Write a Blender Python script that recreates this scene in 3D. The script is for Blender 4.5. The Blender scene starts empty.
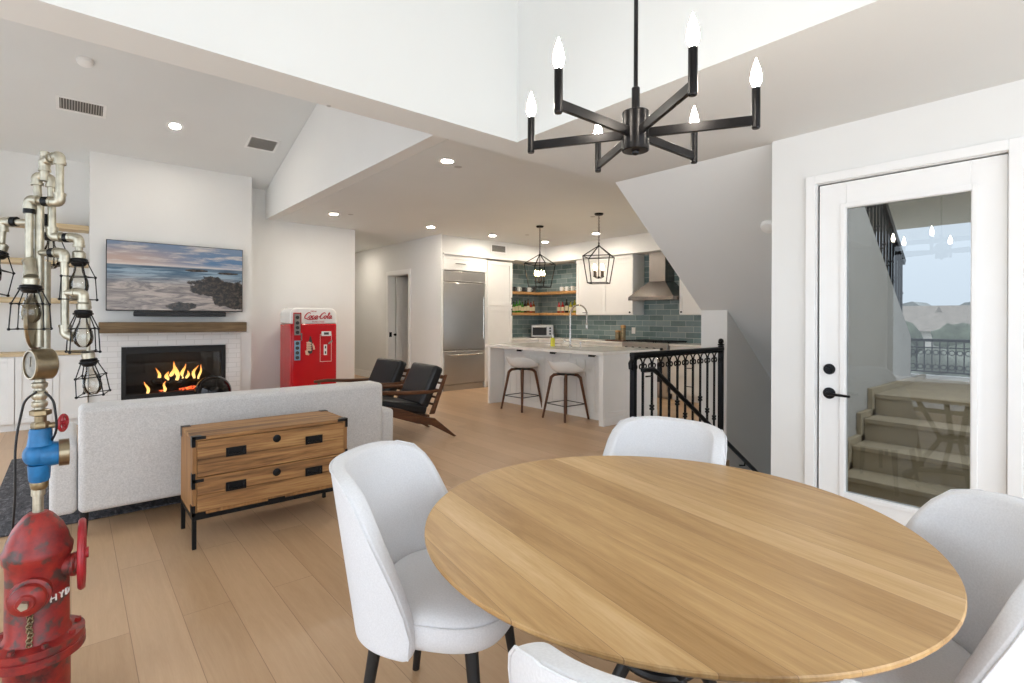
import bpy, bmesh, math, random
from mathutils import Vector, Matrix
random.seed(7)
PI = math.pi
SC = bpy.context.scene
COL = SC.collection

# ------------------------------------------------------------------ camera
EYE = 1.33
TH = math.radians(49.663)
ROLL = math.radians(0.25)
FPX = 518.0
HOR = 318.4
FW = Vector((math.cos(TH), math.sin(TH), 0))
RT = Vector((math.sin(TH), -math.cos(TH), 0))
UP = Vector((0, 0, 1))
cam = bpy.data.cameras.new('camera')
camo = bpy.data.objects.new('camera', cam)
COL.objects.link(camo)
cr = RT * math.cos(ROLL) + UP * math.sin(ROLL)
cu = UP * math.cos(ROLL) - RT * math.sin(ROLL)
mw = Matrix.Identity(4)
for i in range(3):
    mw[i][0] = cr[i]; mw[i][1] = cu[i]; mw[i][2] = -FW[i]
mw[2][3] = EYE
camo.matrix_world = mw
cam.sensor_width = 36.0
cam.lens = FPX * 36.0 / 1024.0
cam.shift_y = -(341.5 - HOR) / 1024.0
cam.clip_start = 0.05
cam.clip_end = 900
SC.camera = camo

# ------------------------------------------------------------------ exposure, sky
SC.view_settings.view_transform = 'Standard'
SC.view_settings.look = 'None'
SC.view_settings.gamma = 1.0
SC.view_settings.exposure = 0.08
SC.view_settings.use_curve_mapping = False
SC.cycles.max_bounces = 10
SC.cycles.diffuse_bounces = 6
SC.cycles.sample_clamp_indirect = 8.0

WORLD_STRENGTH = 5.5
w = bpy.data.worlds.new('sky')
SC.world = w
w.use_nodes = True
nt = w.node_tree
nt.nodes.clear()
out = nt.nodes.new('ShaderNodeOutputWorld')
bg = nt.nodes.new('ShaderNodeBackground')
tc = nt.nodes.new('ShaderNodeTexCoord')
sp = nt.nodes.new('ShaderNodeSeparateXYZ')
rp = nt.nodes.new('ShaderNodeValToRGB')
rp.color_ramp.elements[0].position = 0.0
rp.color_ramp.elements[0].color = (0.40, 0.455, 0.52, 1)
rp.color_ramp.elements[1].position = 0.7
rp.color_ramp.elements[1].color = (0.93, 0.97, 1.03, 1)
e_ = rp.color_ramp.elements.new(0.25)
e_.color = (0.50, 0.565, 0.64, 1)
nt.links.new(tc.outputs['Generated'], sp.inputs[0])
nt.links.new(sp.outputs['Z'], rp.inputs[0])
nt.links.new(rp.outputs[0], bg.inputs[0])
bg.inputs[1].default_value = WORLD_STRENGTH
nt.links.new(bg.outputs[0], out.inputs[0])


def add_light(name, kind, loc, energy, color=(1, 1, 1), size=0.1, sizey=None, rot=(0, 0, 0), spread=None, parent=None):
    l = bpy.data.lights.new(name, kind)
    l.energy = energy
    l.color = color
    if kind == 'AREA':
        l.size = size
        if sizey:
            l.shape = 'RECTANGLE'; l.size_y = sizey
        else:
            l.shape = 'DISK'
        if spread:
            l.spread = spread
    else:
        l.shadow_soft_size = size
    o = bpy.data.objects.new(name, l)
    COL.objects.link(o)
    o.location = loc
    o.rotation_euler = rot
    return o


# the open glazed sides of the dining and living rooms (behind and left of the camera) guide the sky light
for loc_, sx_, sy_, rot_ in (((-2.62, 0.5, 1.25), 2.5, 3.6, (0, -PI / 2, 0)), ((-2.62, 5.4, 1.25), 2.5, 4.2, (0, -PI / 2, 0)), ((0.6, -1.82, 1.25), 4.5, 2.5, (PI / 2, 0, 0))):
    wl = add_light('window_portal', 'AREA', loc_, 1.0, (1, 1, 1), sx_, sy_, rot_)
    wl.data.cycles.is_portal = True


# ------------------------------------------------------------------ materials
def srgb(h):
    if isinstance(h, str):
        h = h.lstrip('#')
        v = [int(h[i:i + 2], 16) / 255 for i in (0, 2, 4)]
    else:
        v = h
    return tuple(c / 12.92 if c <= 0.04045 else ((c + 0.055) / 1.055) ** 2.4 for c in v) + (1.0,)


class NT:
    def __init__(s, name):
        s.m = bpy.data.materials.new(name)
        s.m.use_nodes = True
        s.t = s.m.node_tree
        s.p = s.t.nodes['Principled BSDF']
        s.o = s.t.nodes['Material Output']

    def n(s, typ, **kw):
        nd = s.t.nodes.new(typ)
        for k, v in kw.items():
            if k in nd.inputs:
                nd.inputs[k].default_value = v
            else:
                setattr(nd, k, v)
        return nd

    def l(s, a, b):
        s.t.links.new(a, b)

    def coord(s, scale=(1, 1, 1), rot=(0, 0, 0), kind='Object'):
        c = s.n('ShaderNodeTexCoord')
        mp = s.n('ShaderNodeMapping')
        mp.inputs['Scale'].default_value = scale
        mp.inputs['Rotation'].default_value = rot
        s.l(c.outputs[kind], mp.inputs[0])
        return mp.outputs[0]

    def mix(s, fac, a, b, mode='MIX'):
        mx = s.n('ShaderNodeMix', data_type='RGBA', blend_type=mode)
        for key, val in ((0, fac), (6, a), (7, b)):
            if hasattr(val, 'is_linked') or hasattr(val, 'links'):
                s.l(val, mx.inputs[key])
            else:
                mx.inputs[key].default_value = val
        return mx.outputs[2]

    def math(s, op, a, b=0.0, c=0.0, clamp=False):
        mt = s.n('ShaderNodeMath', operation=op, use_clamp=clamp)
        for i, val in enumerate((a, b, c)):
            if hasattr(val, 'links'):
                s.l(val, mt.inputs[i])
            else:
                mt.inputs[i].default_value = val
        return mt.outputs[0]

    def ramp(s, fac, stops):
        r = s.n('ShaderNodeValToRGB')
        el = r.color_ramp.elements
        while len(el) < len(stops):
            el.new(0.5)
        for e, (p, c) in zip(el, stops):
            e.position = p; e.color = c
        s.l(fac, r.inputs[0])
        return r.outputs[0]

    def bump(s, h, strength=0.2, dist=0.01):
        b = s.n('ShaderNodeBump', Strength=strength, Distance=dist)
        s.l(h, b.inputs['Height'])
        s.l(b.outputs[0], s.p.inputs['Normal'])


def simple(name, col, rough=0.5, metal=0.0, var=0.04, nscale=6.0, bump=0.0, bscale=200.0, spec=0.5, coat=0.0, coord='Object'):
    """one-colour surface with a faint procedural variation and optional grain"""
    s = NT(name)
    c = srgb(col)
    v = s.coord(kind=coord)
    nz = s.n('ShaderNodeTexNoise', Scale=nscale, Detail=3.0)
    s.l(v, nz.inputs['Vector'])
    d = tuple(max(0, x * (1 - var)) for x in c[:3]) + (1,)
    b = tuple(min(1, x * (1 + var)) for x in c[:3]) + (1,)
    s.l(s.ramp(nz.outputs[0], [(0.3, d), (0.7, b)]), s.p.inputs['Base Color'])
    s.p.inputs['Roughness'].default_value = rough
    s.p.inputs['Metallic'].default_value = metal
    s.p.inputs['Specular IOR Level'].default_value = spec
    s.p.inputs['Coat Weight'].default_value = coat
    if bump:
        n2 = s.n('ShaderNodeTexNoise', Scale=bscale, Detail=2.0)
        s.l(v, n2.inputs['Vector'])
        s.bump(n2.outputs[0], bump, 0.002)
    return s.m


def emis(name, col, strength):
    s = NT(name)
    s.p.inputs['Base Color'].default_value = srgb(col)
    s.p.inputs['Emission Color'].default_value = srgb(col)
    s.p.inputs['Emission Strength'].default_value = strength
    return s.m


def fabric(name, col, scale=420.0, b=0.25, var=0.05):
    s = NT(name)
    v = s.coord()
    c = srgb(col)
    wv = s.n('ShaderNodeTexWave', wave_type='BANDS', bands_direction='DIAGONAL', Scale=scale, Distortion=2.0)
    s.l(v, wv.inputs['Vector'])
    nz = s.n('ShaderNodeTexNoise', Scale=scale * 0.5, Detail=3.0)
    s.l(v, nz.inputs['Vector'])
    s.l(s.ramp(nz.outputs[0], [(0.3, tuple(x * (1 - var) for x in c[:3]) + (1,)), (0.7, tuple(min(1, x * (1 + var)) for x in c[:3]) + (1,))]), s.p.inputs['Base Color'])
    s.p.inputs['Roughness'].default_value = 0.95
    s.p.inputs['Specular IOR Level'].default_value = 0.2
    s.p.inputs['Sheen Weight'].default_value = 0.2
    s.bump(nz.outputs[0], b, 0.0015)
    return s.m


def wood(name, dark, mid, light, axis=0, scale=1.0, rough=0.5, bump=0.1, spec=0.4):
    """grained wood, grain running along the given local axis"""
    s = NT(name)
    sc = [14.0 * scale] * 3
    sc[axis] = 0.9 * scale
    v = s.coord(scale=sc)
    nz = s.n('ShaderNodeTexNoise', Scale=1.6, Detail=6.0, Roughness=0.65, Distortion=1.2)
    s.l(v, nz.inputs['Vector'])
    n2 = s.n('ShaderNodeTexNoise', Scale=9.0, Detail=3.0)
    s.l(v, n2.inputs['Vector'])
    f = s.math('ADD', s.math('MULTIPLY', nz.outputs[0], 0.75), s.math('MULTIPLY', n2.outputs[0], 0.25))
    s.l(s.ramp(f, [(0.33, srgb(dark)), (0.5, srgb(mid)), (0.68, srgb(light))]), s.p.inputs['Base Color'])
    s.p.inputs['Roughness'].default_value = rough
    s.p.inputs['Specular IOR Level'].default_value = spec
    s.bump(n2.outputs[0], bump, 0.002)
    return s.m


def planks(name, width, length, rot, cols, gap, grain=0.35, rough=0.45, gapcol='#6b4f38', spec=0.4, sat=1.0):
    """boards: rows of the given width running along texture X after rotation"""
    s = NT(name)
    c = s.n('ShaderNodeTexCoord')
    mp = s.n('ShaderNodeMapping')
    mp.inputs['Rotation'].default_value = (0, 0, rot)
    mp.inputs['Location'].default_value = (10.3, 7.03, 0)
    s.l(c.outputs['Object'], mp.inputs[0])
    br = s.n('ShaderNodeTexBrick', offset=0.37, offset_frequency=2, Scale=1.0)
    br.inputs['Mortar Size'].default_value = gap
    br.inputs['Mortar Smooth'].default_value = 0.1
    br.inputs['Brick Width'].default_value = length
    br.inputs['Row Height'].default_value = width
    br.inputs['Color1'].default_value = (0, 0, 0, 1)
    br.inputs['Color2'].default_value = (1, 1, 1, 1)
    br.inputs['Mortar'].default_value = (0.5, 0.5, 0.5, 1)
    s.l(mp.outputs[0], br.inputs['Vector'])
    # grain, shifted per board
    sep = s.n('ShaderNodeSeparateXYZ')
    s.l(mp.outputs[0], sep.inputs[0])
    cm = s.n('ShaderNodeCombineXYZ')
    sc = s.n('ShaderNodeSeparateColor')
    s.l(br.outputs['Color'], sc.inputs[0])
    rnd = sc.outputs[0]
    s.l(s.math('ADD', s.math('MULTIPLY', sep.outputs[0], 1.1), s.math('MULTIPLY', rnd, 37.0)), cm.inputs[0])
    s.l(s.math('ADD', s.math('MULTIPLY', sep.outputs[1], 13.0), s.math('MULTIPLY', rnd, 91.0)), cm.inputs[1])
    nz = s.n('ShaderNodeTexNoise', Scale=1.5, Detail=6.0, Roughness=0.6, Distortion=1.4)
    s.l(cm.outputs[0], nz.inputs['Vector'])
    n2 = s.n('ShaderNodeTexNoise', Scale=14.0, Detail=4.0)
    s.l(cm.outputs[0], n2.inputs['Vector'])
    g = s.math('ADD', s.math('MULTIPLY', nz.outputs[0], 0.7), s.math('MULTIPLY', n2.outputs[0], 0.3))
    f = s.math('ADD', s.math('MULTIPLY', rnd, 1 - grain), s.math('MULTIPLY', s.math('MULTIPLY_ADD', g, 2.2, -0.6), grain), clamp=True)
    base = s.ramp(f, [(i / (len(cols) - 1), srgb(cc)) for i, cc in enumerate(cols)])
    colr = s.mix(br.outputs['Fac'], base, srgb(gapcol))
    s.l(colr, s.p.inputs['Base Color'])
    s.p.inputs['Roughness'].default_value = rough
    s.p.inputs['Specular IOR Level'].default_value = spec
    s.bump(s.math('SUBTRACT', s.math('MULTIPLY', n2.outputs[0], 0.25), br.outputs['Fac']), 0.25, 0.002)
    return s.m


def tiles(name, wdt, hgt, cols, mortar, gap=0.004, rough=0.15, var=True, bump=0.3):
    s = NT(name)
    c = s.n('ShaderNodeTexCoord')
    sep = s.n('ShaderNodeSeparateXYZ')
    s.l(c.outputs['Object'], sep.inputs[0])
    cm = s.n('ShaderNodeCombineXYZ')
    s.l(s.math('ADD', sep.outputs[0], sep.outputs[1]), cm.inputs[0])
    s.l(sep.outputs[2], cm.inputs[1])
    br = s.n('ShaderNodeTexBrick', offset=0.5, Scale=1.0)
    br.inputs['Mortar Size'].default_value = gap
    br.inputs['Brick Width'].default_value = wdt
    br.inputs['Row Height'].default_value = hgt
    br.inputs['Color1'].default_value = (0, 0, 0, 1)
    br.inputs['Color2'].default_value = (1, 1, 1, 1)
    s.l(cm.outputs[0], br.inputs['Vector'])
    nz = s.n('ShaderNodeTexNoise', Scale=9.0, Detail=4.0)
    s.l(cm.outputs[0], nz.inputs['Vector'])
    sc = s.n('ShaderNodeSeparateColor')
    s.l(br.outputs['Color'], sc.inputs[0])
    f = s.math('ADD', s.math('MULTIPLY', sc.outputs[0], 0.55), s.math('MULTIPLY', nz.outputs[0], 0.45))
    base = s.ramp(f, [(i / (len(cols) - 1), srgb(cc)) for i, cc in enumerate(cols)])
    s.l(s.mix(br.outputs['Fac'], base, srgb(mortar)), s.p.inputs['Base Color'])
    s.p.inputs['Roughness'].default_value = rough
    h = s.math('SUBTRACT', s.math('MULTIPLY', nz.outputs[0], 0.3), br.outputs['Fac'])
    s.bump(h, bump, 0.004)
    return s.m


def glassmat(name, tint=(1, 1, 1, 1), refl=1.0, rough=0.0):
    """thin pane: transmits a tint, mirrors by Fresnel"""
    s = NT(name)
    s.t.nodes.remove(s.p)
    tr = s.n('ShaderNodeBsdfTransparent', Color=tint)
    gl = s.n('ShaderNodeBsdfGlossy', Roughness=rough)
    fr = s.n('ShaderNodeFresnel', IOR=1.5)
    mx = s.n('ShaderNodeMixShader')
    s.l(s.math('MULTIPLY', fr.outputs[0], refl, clamp=True), mx.inputs[0])
    s.l(tr.outputs[0], mx.inputs[1])
    s.l(gl.outputs[0], mx.inputs[2])
    s.l(mx.outputs[0], s.o.inputs[0])
    return s.m


M = {}
M['wall'] = simple('wall_paint', '#e6e6e4', 0.85, bump=0.06, bscale=160, var=0.012, nscale=1.5, spec=0.2)
M['ceil'] = simple('ceiling_paint', '#e2e4e3', 0.9, bump=0.05, bscale=160, var=0.012, nscale=1.5, spec=0.15)
M['trim'] = simple('trim_paint', '#f0f0ef', 0.45, var=0.01, spec=0.4)
M['cab'] = simple('cabinet_paint', '#ecebe8', 0.42, var=0.012, spec=0.4)
M['floor'] = planks('oak_floor', 0.19, 1.9, PI / 2, ['#aa8a68', '#b69674', '#c1a17f', '#ccae8c'], 0.0012, 0.45, 0.34, '#8a6b50')
M['table'] = planks('table_boards', 0.105, 60.0, -math.radians(81), ['#785735', '#a07b4c', '#be9a68', '#d6b78a'], 0.0006, 0.46, 0.38, '#8a6b48')
M['tile'] = tiles('blue_green_tile', 0.30, 0.10, ['#56696a', '#6d8283', '#839697', '#97a7a7'], '#b9c2be', 0.004, 0.12)
M['brick'] = tiles('painted_brick', 0.21, 0.068, ['#e9e8e6', '#eeedeb', '#f1f0ef'], '#dcdbd8', 0.004, 0.6, bump=0.25)
M['black'] = simple('black_metal', '#17181a', 0.38, 0.6, var=0.15, bump=0.04)
M['blackm'] = simple('matte_black', '#141415', 0.5, 0.0, var=0.1)
M['bronze'] = simple('bronze_metal', '#2d2c2d', 0.28, 0.85, var=0.25, nscale=14)
M['hoodsteel'] = simple('hood_steel', '#8d8884', 0.25, 1.0, var=0.04, nscale=3)
M['steel'] = simple('stainless_steel', '#b3b0ac', 0.3, 1.0, var=0.04, nscale=3)
M['chrome'] = simple('brushed_nickel', '#c9c7c2', 0.22, 1.0, var=0.03)
M['galv'] = simple('galvanised_pipe', '#b3ad9c', 0.38, 0.85, var=0.22, nscale=30, bump=0.15, bscale=90)
M['brass'] = simple('aged_brass', '#8f7f62', 0.4, 0.8, var=0.3, nscale=35, bump=0.15, bscale=90)
M['gauge'] = simple('worn_nickel_drum', '#8d8069', 0.3, 0.95, var=0.25, nscale=20, bump=0.1)
M['dial'] = simple('tarnished_dial', '#7d776b', .5, .3, var=.25, nscale=40)
M['bluep'] = simple('chipped_blue_paint', '#17669b', 0.4, 0.1, var=0.3, nscale=25, bump=0.2, bscale=60)
M['redp'] = simple('gloss_red_paint', '#9c2029', 0.35, 0.0, var=0.2, nscale=25)
M['fabw'] = fabric('white_linen', '#dadbde')
M['fabs'] = fabric('grey_white_tweed', '#cfcdcb', 260, 0.35, 0.12)
M['piping'] = fabric('white_piping', '#dadbde')
M['leather'] = simple('black_leather', '#16181b', 0.36, var=0.2, nscale=12, bump=0.12, bscale=120)
M['walnut'] = wood('walnut', '#3b2417', '#5a3823', '#774d30', 0, 1.4, 0.42)
M['walnutz'] = wood('walnut_upright', '#40271a', '#5d3b26', '#764d33', 2, 1.4, 0.45)
M['mantel'] = wood('weathered_mantel', '#54442f', '#6f5b42', '#8b7558', 0, 0.8, 0.7, 0.3)
M['shelf'] = wood('oak_shelf', '#a57a4a', '#c1925b', '#d3a871', 0, 0.8, 0.5)
M['shelfp'] = wood('pale_oak_shelf', '#b9a27c', '#cdb894', '#dccaa9', 0, 0.7, 0.6)
M['console'] = wood('rustic_fir', '#5a3e26', '#986d42', '#be955f', 0, 0.75, 0.6, 0.25)
M['consoleS'] = wood('rustic_fir_side', '#74502f', '#94693d', '#ad7f4c', 2, 0.75, 0.6, 0.25)
M['quartz'] = simple('pale_quartz', '#e9e5de', 0.15, var=0.04, nscale=10)
M['white'] = simple('white_ceramic', '#efefec', 0.25, var=0.01)
M['plasticw'] = simple('white_plastic', '#f0f0ee', 0.35, var=0.01)
M['ventback'] = simple('vent_interior', '#63615e', .8)
M['grille'] = simple('grey_grille', '#b9b7b4', 0.6, var=0.02)
M['dark'] = simple('dark_recess', '#3a3937', 0.8)
M['bulb'] = emis('lit_bulb', '#fff4e2', 90.0)
M['bulbw'] = emis('warm_lit_bulb', '#ffd9a0', 55.0)
M['can'] = emis('downlight_lens', '#fff3e2', 400.0)
M['clear'] = glassmat('clear_bulb_glass', (0.93, 0.92, 0.88, 1), 1.6)
M['pane'] = glassmat('tinted_door_glass', (0.5, 0.51, 0.51, 1), 1.0)
M['fireglass'] = glassmat('fireplace_glass', (0.8, 0.8, 0.8, 1), 1.0)
M['stucco'] = simple('grey_stucco', '#b3b0aa', 0.95, bump=0.3, bscale=120, var=0.04)
M['concrete'] = simple('tan_concrete_step', '#a89b82', 0.9, bump=0.25, bscale=90, var=0.08)
M['bounce'] = simple('pale_bounce', '#e6e6e4', 0.9)  # for the added slab outside, pale to throw light up at the ceilings
M['extceil'] = simple('beige_stucco', '#dcd6c8', 0.95, bump=0.2, bscale=100)
M['screenb'] = simple('tv_casing', '#101012', 0.4)
M['candle'] = simple('dark_candle_sleeve', '#4a4038', 0.5)


# ------------------------------------------------------------------ mesh builder
class MB:
    def __init__(s):
        s.v = []; s.f = []; s.mi = []

    def _add(s, vs, fs, mi=0):
        b = len(s.v)
        s.v += [Vector(x) for x in vs]
        s.f += [[i + b for i in f] for f in fs]
        s.mi += [mi] * len(fs)
        return s

    def box(s, x0, y0, z0, x1, y1, z1, mi=0):
        x0, x1 = min(x0, x1), max(x0, x1); y0, y1 = min(y0, y1), max(y0, y1); z0, z1 = min(z0, z1), max(z0, z1)
        vs = [(x0, y0, z0), (x1, y0, z0), (x1, y1, z0), (x0, y1, z0), (x0, y0, z1), (x1, y0, z1), (x1, y1, z1), (x0, y1, z1)]
        return s._add(vs, [(0, 3, 2, 1), (4, 5, 6, 7), (0, 1, 5, 4), (1, 2, 6, 5), (2, 3, 7, 6), (3, 0, 4, 7)], mi)

    def obox(s, c, ax, ay, az, mi=0):
        """box from centre and three half-axis vectors"""
        c = Vector(c); ax = Vector(ax); ay = Vector(ay); az = Vector(az)
        vs = [c + ax * i + ay * j + az * k for k in (-1, 1) for (i, j) in ((-1, -1), (1, -1), (1, 1), (-1, 1))]
        fs = [(0, 3, 2, 1), (4, 5, 6, 7), (0, 1, 5, 4), (1, 2, 6, 5), (2, 3, 7, 6), (3, 0, 4, 7)]
        if ax.cross(ay).dot(az) < 0:
            fs = [tuple(reversed(f)) for f in fs]
        return s._add(vs, fs, mi)

    def bar(s, p0, p1, w, h, up=(0, 0, 1), mi=0):
        p0 = Vector(p0); p1 = Vector(p1)
        d = (p1 - p0)
        u = Vector(up)
        sd = d.cross(u)
        if sd.length < 1e-6:
            sd = d.cross(Vector((1, 0, 0)))
        sd.normalize()
        u2 = sd.cross(d).normalized()
        return s.obox((p0 + p1) / 2, d / 2, sd * w / 2, u2 * h / 2, mi)

    def prism(s, poly, ext, mi=0):
        """poly: planar 3D points, extruded by vector ext"""
        n = len(poly)
        p = [Vector(x) for x in poly]; e = Vector(ext)
        nv = Vector((0, 0, 0))
        for i in range(n):
            nv += p[i].cross(p[(i + 1) % n])
        if nv.dot(e) < 0:
            p.reverse()
        vs = p + [x + e for x in p]
        fs = [tuple(reversed(range(n))), tuple(range(n, 2 * n))]
        fs += [(i, (i + 1) % n, n + (i + 1) % n, n + i) for i in range(n)]
        return s._add(vs, fs, mi)

    def cyl(s, p0, p1, r0, r1=None, seg=16, cap=True, mi=0):
        if r1 is None:
            r1 = r0
        return s.tube([p0, p1], [r0, r1], seg, cap=cap, mi=mi)

    def tube(s, path, r, seg=10, closed=False, cap=True, mi=0):
        pts = [Vector(p) for p in path]
        n = len(pts)
        rs = r if isinstance(r, (list, tuple)) else [r] * n
        vs = []; fs = []
        prev = None
        for i in range(n):
            if closed:
                t = pts[(i + 1) % n] - pts[i - 1]
            elif i == 0:
                t = pts[1] - pts[0]
            elif i == n - 1:
                t = pts[-1] - pts[-2]
            else:
                t = (pts[i + 1] - pts[i]).normalized() + (pts[i] - pts[i - 1]).normalized()
            if t.length < 1e-9:
                t = Vector((0, 0, 1))
            t.normalize()
            if prev is None:
                a = Vector((0, 0, 1)) if abs(t.z) < 0.9 else Vector((1, 0, 0))
                u = t.cross(a).normalized()
            else:
                u = prev - t * prev.dot(t)
                if u.length < 1e-6:
                    u = t.cross(Vector((0.3, 0.5, 0.8)))
                u.normalize()
            prev = u
            v = t.cross(u)
            for k in range(seg):
                a = 2 * PI * k / seg
                vs.append(pts[i] + (u * math.cos(a) + v * math.sin(a)) * rs[i])
        m = n if closed else n - 1
        for i in range(m):
            j = (i + 1) % n
            for k in range(seg):
                k2 = (k + 1) % seg
                fs.append((i * seg + k, i * seg + k2, j * seg + k2, j * seg + k))
        if cap and not closed:
            fs.append(tuple(reversed(range(seg))))
            fs.append(tuple(range((n - 1) * seg, n * seg)))
        return s._add(vs, fs, mi)

    def lathe(s, prof, c=(0, 0, 0), seg=24, axis=(0, 0, 1), mi=0, cap=True):
        """profile of (radius, height) around an axis through c, from low to high"""
        c = Vector(c); az = Vector(axis).normalized()
        a = Vector((1, 0, 0)) if abs(az.x) < 0.9 else Vector((0, 1, 0))
        ux = (a - az * a.dot(az)).normalized(); uy = az.cross(ux)
        vs = []; fs = []
        for (r, h) in prof:
            for k in range(seg):
                t = 2 * PI * k / seg
                vs.append(c + az * h + (ux * math.cos(t) + uy * math.sin(t)) * max(r, 1e-4))
        for i in range(len(prof) - 1):
            for k in range(seg):
                k2 = (k + 1) % seg
                fs.append((i * seg + k, i * seg + k2, (i + 1) * seg + k2, (i + 1) * seg + k))
        if cap:
            fs.append(tuple(reversed(range(seg))))
            fs.append(tuple(range((len(prof) - 1) * seg, len(prof) * seg)))
        return s._add(vs, fs, mi)

    def ball(s, c, r, seg=16, rings=10, sc=(1, 1, 1), mi=0):
        c = Vector(c)
        prof = []
        vs = []; fs = []
        for i in range(rings + 1):
            t = PI * i / rings
            for k in range(seg):
                a = 2 * PI * k / seg
                rr = max(math.sin(t), 1e-3)
                vs.append(c + Vector((r * sc[0] * rr * math.cos(a), r * sc[1] * rr * math.sin(a), -r * sc[2] * math.cos(t))))
        for i in range(rings):
            for k in range(seg):
                k2 = (k + 1) % seg
                fs.append((i * seg + k, i * seg + k2, (i + 1) * seg + k2, (i + 1) * seg + k))
        fs.append(tuple(reversed(range(seg))))
        fs.append(tuple(range(rings * seg, (rings + 1) * seg)))
        return s._add(vs, fs, mi)

    def ring(s, c, R, r, axis=(0, 0, 1), seg=24, rs=8, arc=(0, 2 * PI), mi=0):
        c = Vector(c); az = Vector(axis).normalized()
        a = Vector((1, 0, 0)) if abs(az.x) < 0.9 else Vector((0, 1, 0))
        ux = (a - az * a.dot(az)).normalized(); uy = az.cross(ux)
        full = abs(arc[1] - arc[0] - 2 * PI) < 1e-6
        n = seg if full else seg + 1
        pts = [c + (ux * math.cos(t) + uy * math.sin(t)) * R for t in [arc[0] + (arc[1] - arc[0]) * i / seg for i in range(n)]]
        return s.tube(pts, r, rs, closed=full, mi=mi)

    def text(s, body, size, origin, ux, uy, thick=0.002, shear=0.0, align='CENTER', mi=0):
        cu_ = bpy.data.curves.new('t', 'FONT')
        cu_.body = body; cu_.size = size; cu_.extrude = thick; cu_.align_x = align; cu_.align_y = 'CENTER'; cu_.shear = shear
        ob = bpy.data.objects.new('t', cu_)
        COL.objects.link(ob)
        dg = bpy.context.evaluated_depsgraph_get()
        me = bpy.data.meshes.new_from_object(ob.evaluated_get(dg))
        o = Vector(origin); ux = Vector(ux).normalized(); uy = Vector(uy).normalized(); un = ux.cross(uy)
        vs = [o + ux * v.co.x + uy * v.co.y + un * v.co.z for v in me.vertices]
        fs = [tuple(p.vertices) for p in me.polygons]
        bpy.data.objects.remove(ob); bpy.data.curves.remove(cu_); bpy.data.meshes.remove(me)
        return s._add(vs, fs, mi)

    def build(s, name, mat, parent=None, bevel=0.0, smooth=None, sub=0, seg=2):
        me = bpy.data.meshes.new(name)
        me.from_pydata([tuple(v) for v in s.v], [], s.f)
        mats = mat if isinstance(mat, (list, tuple)) else [mat]
        for m in mats:
            me.materials.append(M[m] if isinstance(m, str) else m)
        for p, i in zip(me.polygons, s.mi):
            p.material_index = i
        me.update()
        if smooth is not False:
            for p in me.polygons:
                p.use_smooth = True
            me.set_sharp_from_angle(angle=math.radians(smooth if smooth else 35))
        o = bpy.data.objects.new(name, me)
        COL.objects.link(o)
        if parent is not None:
            o.parent = parent
            if parent.name in WORLD:
                o.matrix_parent_inverse = Matrix.Translation(-parent.location)
        if bevel:
            b = o.modifiers.new('bevel', 'BEVEL'); b.width = bevel; b.segments = seg; b.limit_method = 'ANGLE'
            b.angle_limit = math.radians(40)
            b.harden_normals = False
        if sub:
            sm = o.modifiers.new('sub', 'SUBSURF'); sm.levels = sub; sm.render_levels = sub
        return o


WORLD = set()


def tag(o, label, cat, group=None):
    o['label'] = label; o['category'] = cat
    if group:
        o['group'] = group
    return o


def thing(name, label, cat, loc, group=None, rotz=0.0, local=False):
    """Empty at the thing's base; its parts are meshes in place coordinates (local=False) or around the base (local=True)"""
    e = bpy.data.objects.new(name, None)
    e.empty_display_size = 0.1
    COL.objects.link(e)
    e.location = loc
    e.rotation_euler = (0, 0, rotz)
    if not local:
        WORLD.add(e.name)
    return tag(e, label, cat, group)


def struct(name, mb, mat, bevel=0.0, parent=None, smooth=None):
    o = mb.build(name, mat, parent, bevel=bevel, smooth=smooth)
    o['kind'] = 'structure'
    return o


def dup(root, loc, rotz=None, label=None, group=None):
    r = root.copy()
    COL.objects.link(r)
    r.location = loc
    if rotz is not None:
        r.rotation_euler = (0, 0, rotz)
    if label:
        r['label'] = label
    if group:
        r['group'] = group
    for ch in list(root.children):
        c = ch.copy(); COL.objects.link(c); c.parent = r
        for g in list(ch.children):
            d = g.copy(); COL.objects.link(d); d.parent = c
    return r


# ================================================================== THE SETTING
XL = -2.6        # glazed left side of the rooms
YN = -1.8        # glazed side behind the camera
XD = 3.36        # door wall
YB0, YB1 = 2.49, 2.73   # dropped beam between dining and living rooms
XT = 2.28        # gable face where the vault meets the kitchen ceiling
ZK = 2.85        # kitchen ceiling
ZD = 2.45        # low dining soffit
YW = 8.6         # far wall of living room and kitchen
XK = 8.15        # range wall
XH = 5.06        # hall right wall


def vault(y):
    return 3.35 + 0.298 * (8.435 - y)


# floor, with the stairwell left open
mb = MB()
mb.box(XL, YN, -0.12, 3.25, 13.2, 0.0)
mb.box(3.25, YN, -0.12, XD + 0.15, 1.43, 0.0)
mb.box(3.25, 2.40, -0.12, 4.745, 2.70, 0.0)
mb.box(3.25, 2.70, -0.12, XK + 0.2, 13.2, 0.0)
struct('floor', mb, 'floor')

# dining: dropped beam, low soffit and raised tray
mb = MB()
mb.prism([(XL, YB0, ZD), (3.40, YB0, ZD), (3.40, YB0, 2.75), (2.15, YB0, 2.75), (2.15, YB0, vault(YB1)), (XL, YB0, vault(YB1))], (0, YB1 - YB0, 0))
struct('ceiling_beam', mb, 'ceil')
mb = MB()
mb.prism([(2.15, YN, ZD), (3.52, YN, ZD), (3.52, YN, 2.75), (2.3, YN, 2.75), (2.3, YN, 3.75), (2.15, YN, 3.75)], (0, YB0 - YN, 0))
struct('ceiling_soffit', mb, 'ceil')
mb = MB(); mb.box(XL, YN, 3.75, 2.3, YB0, 3.85)
struct('ceiling_dining', mb, 'ceil')
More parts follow.
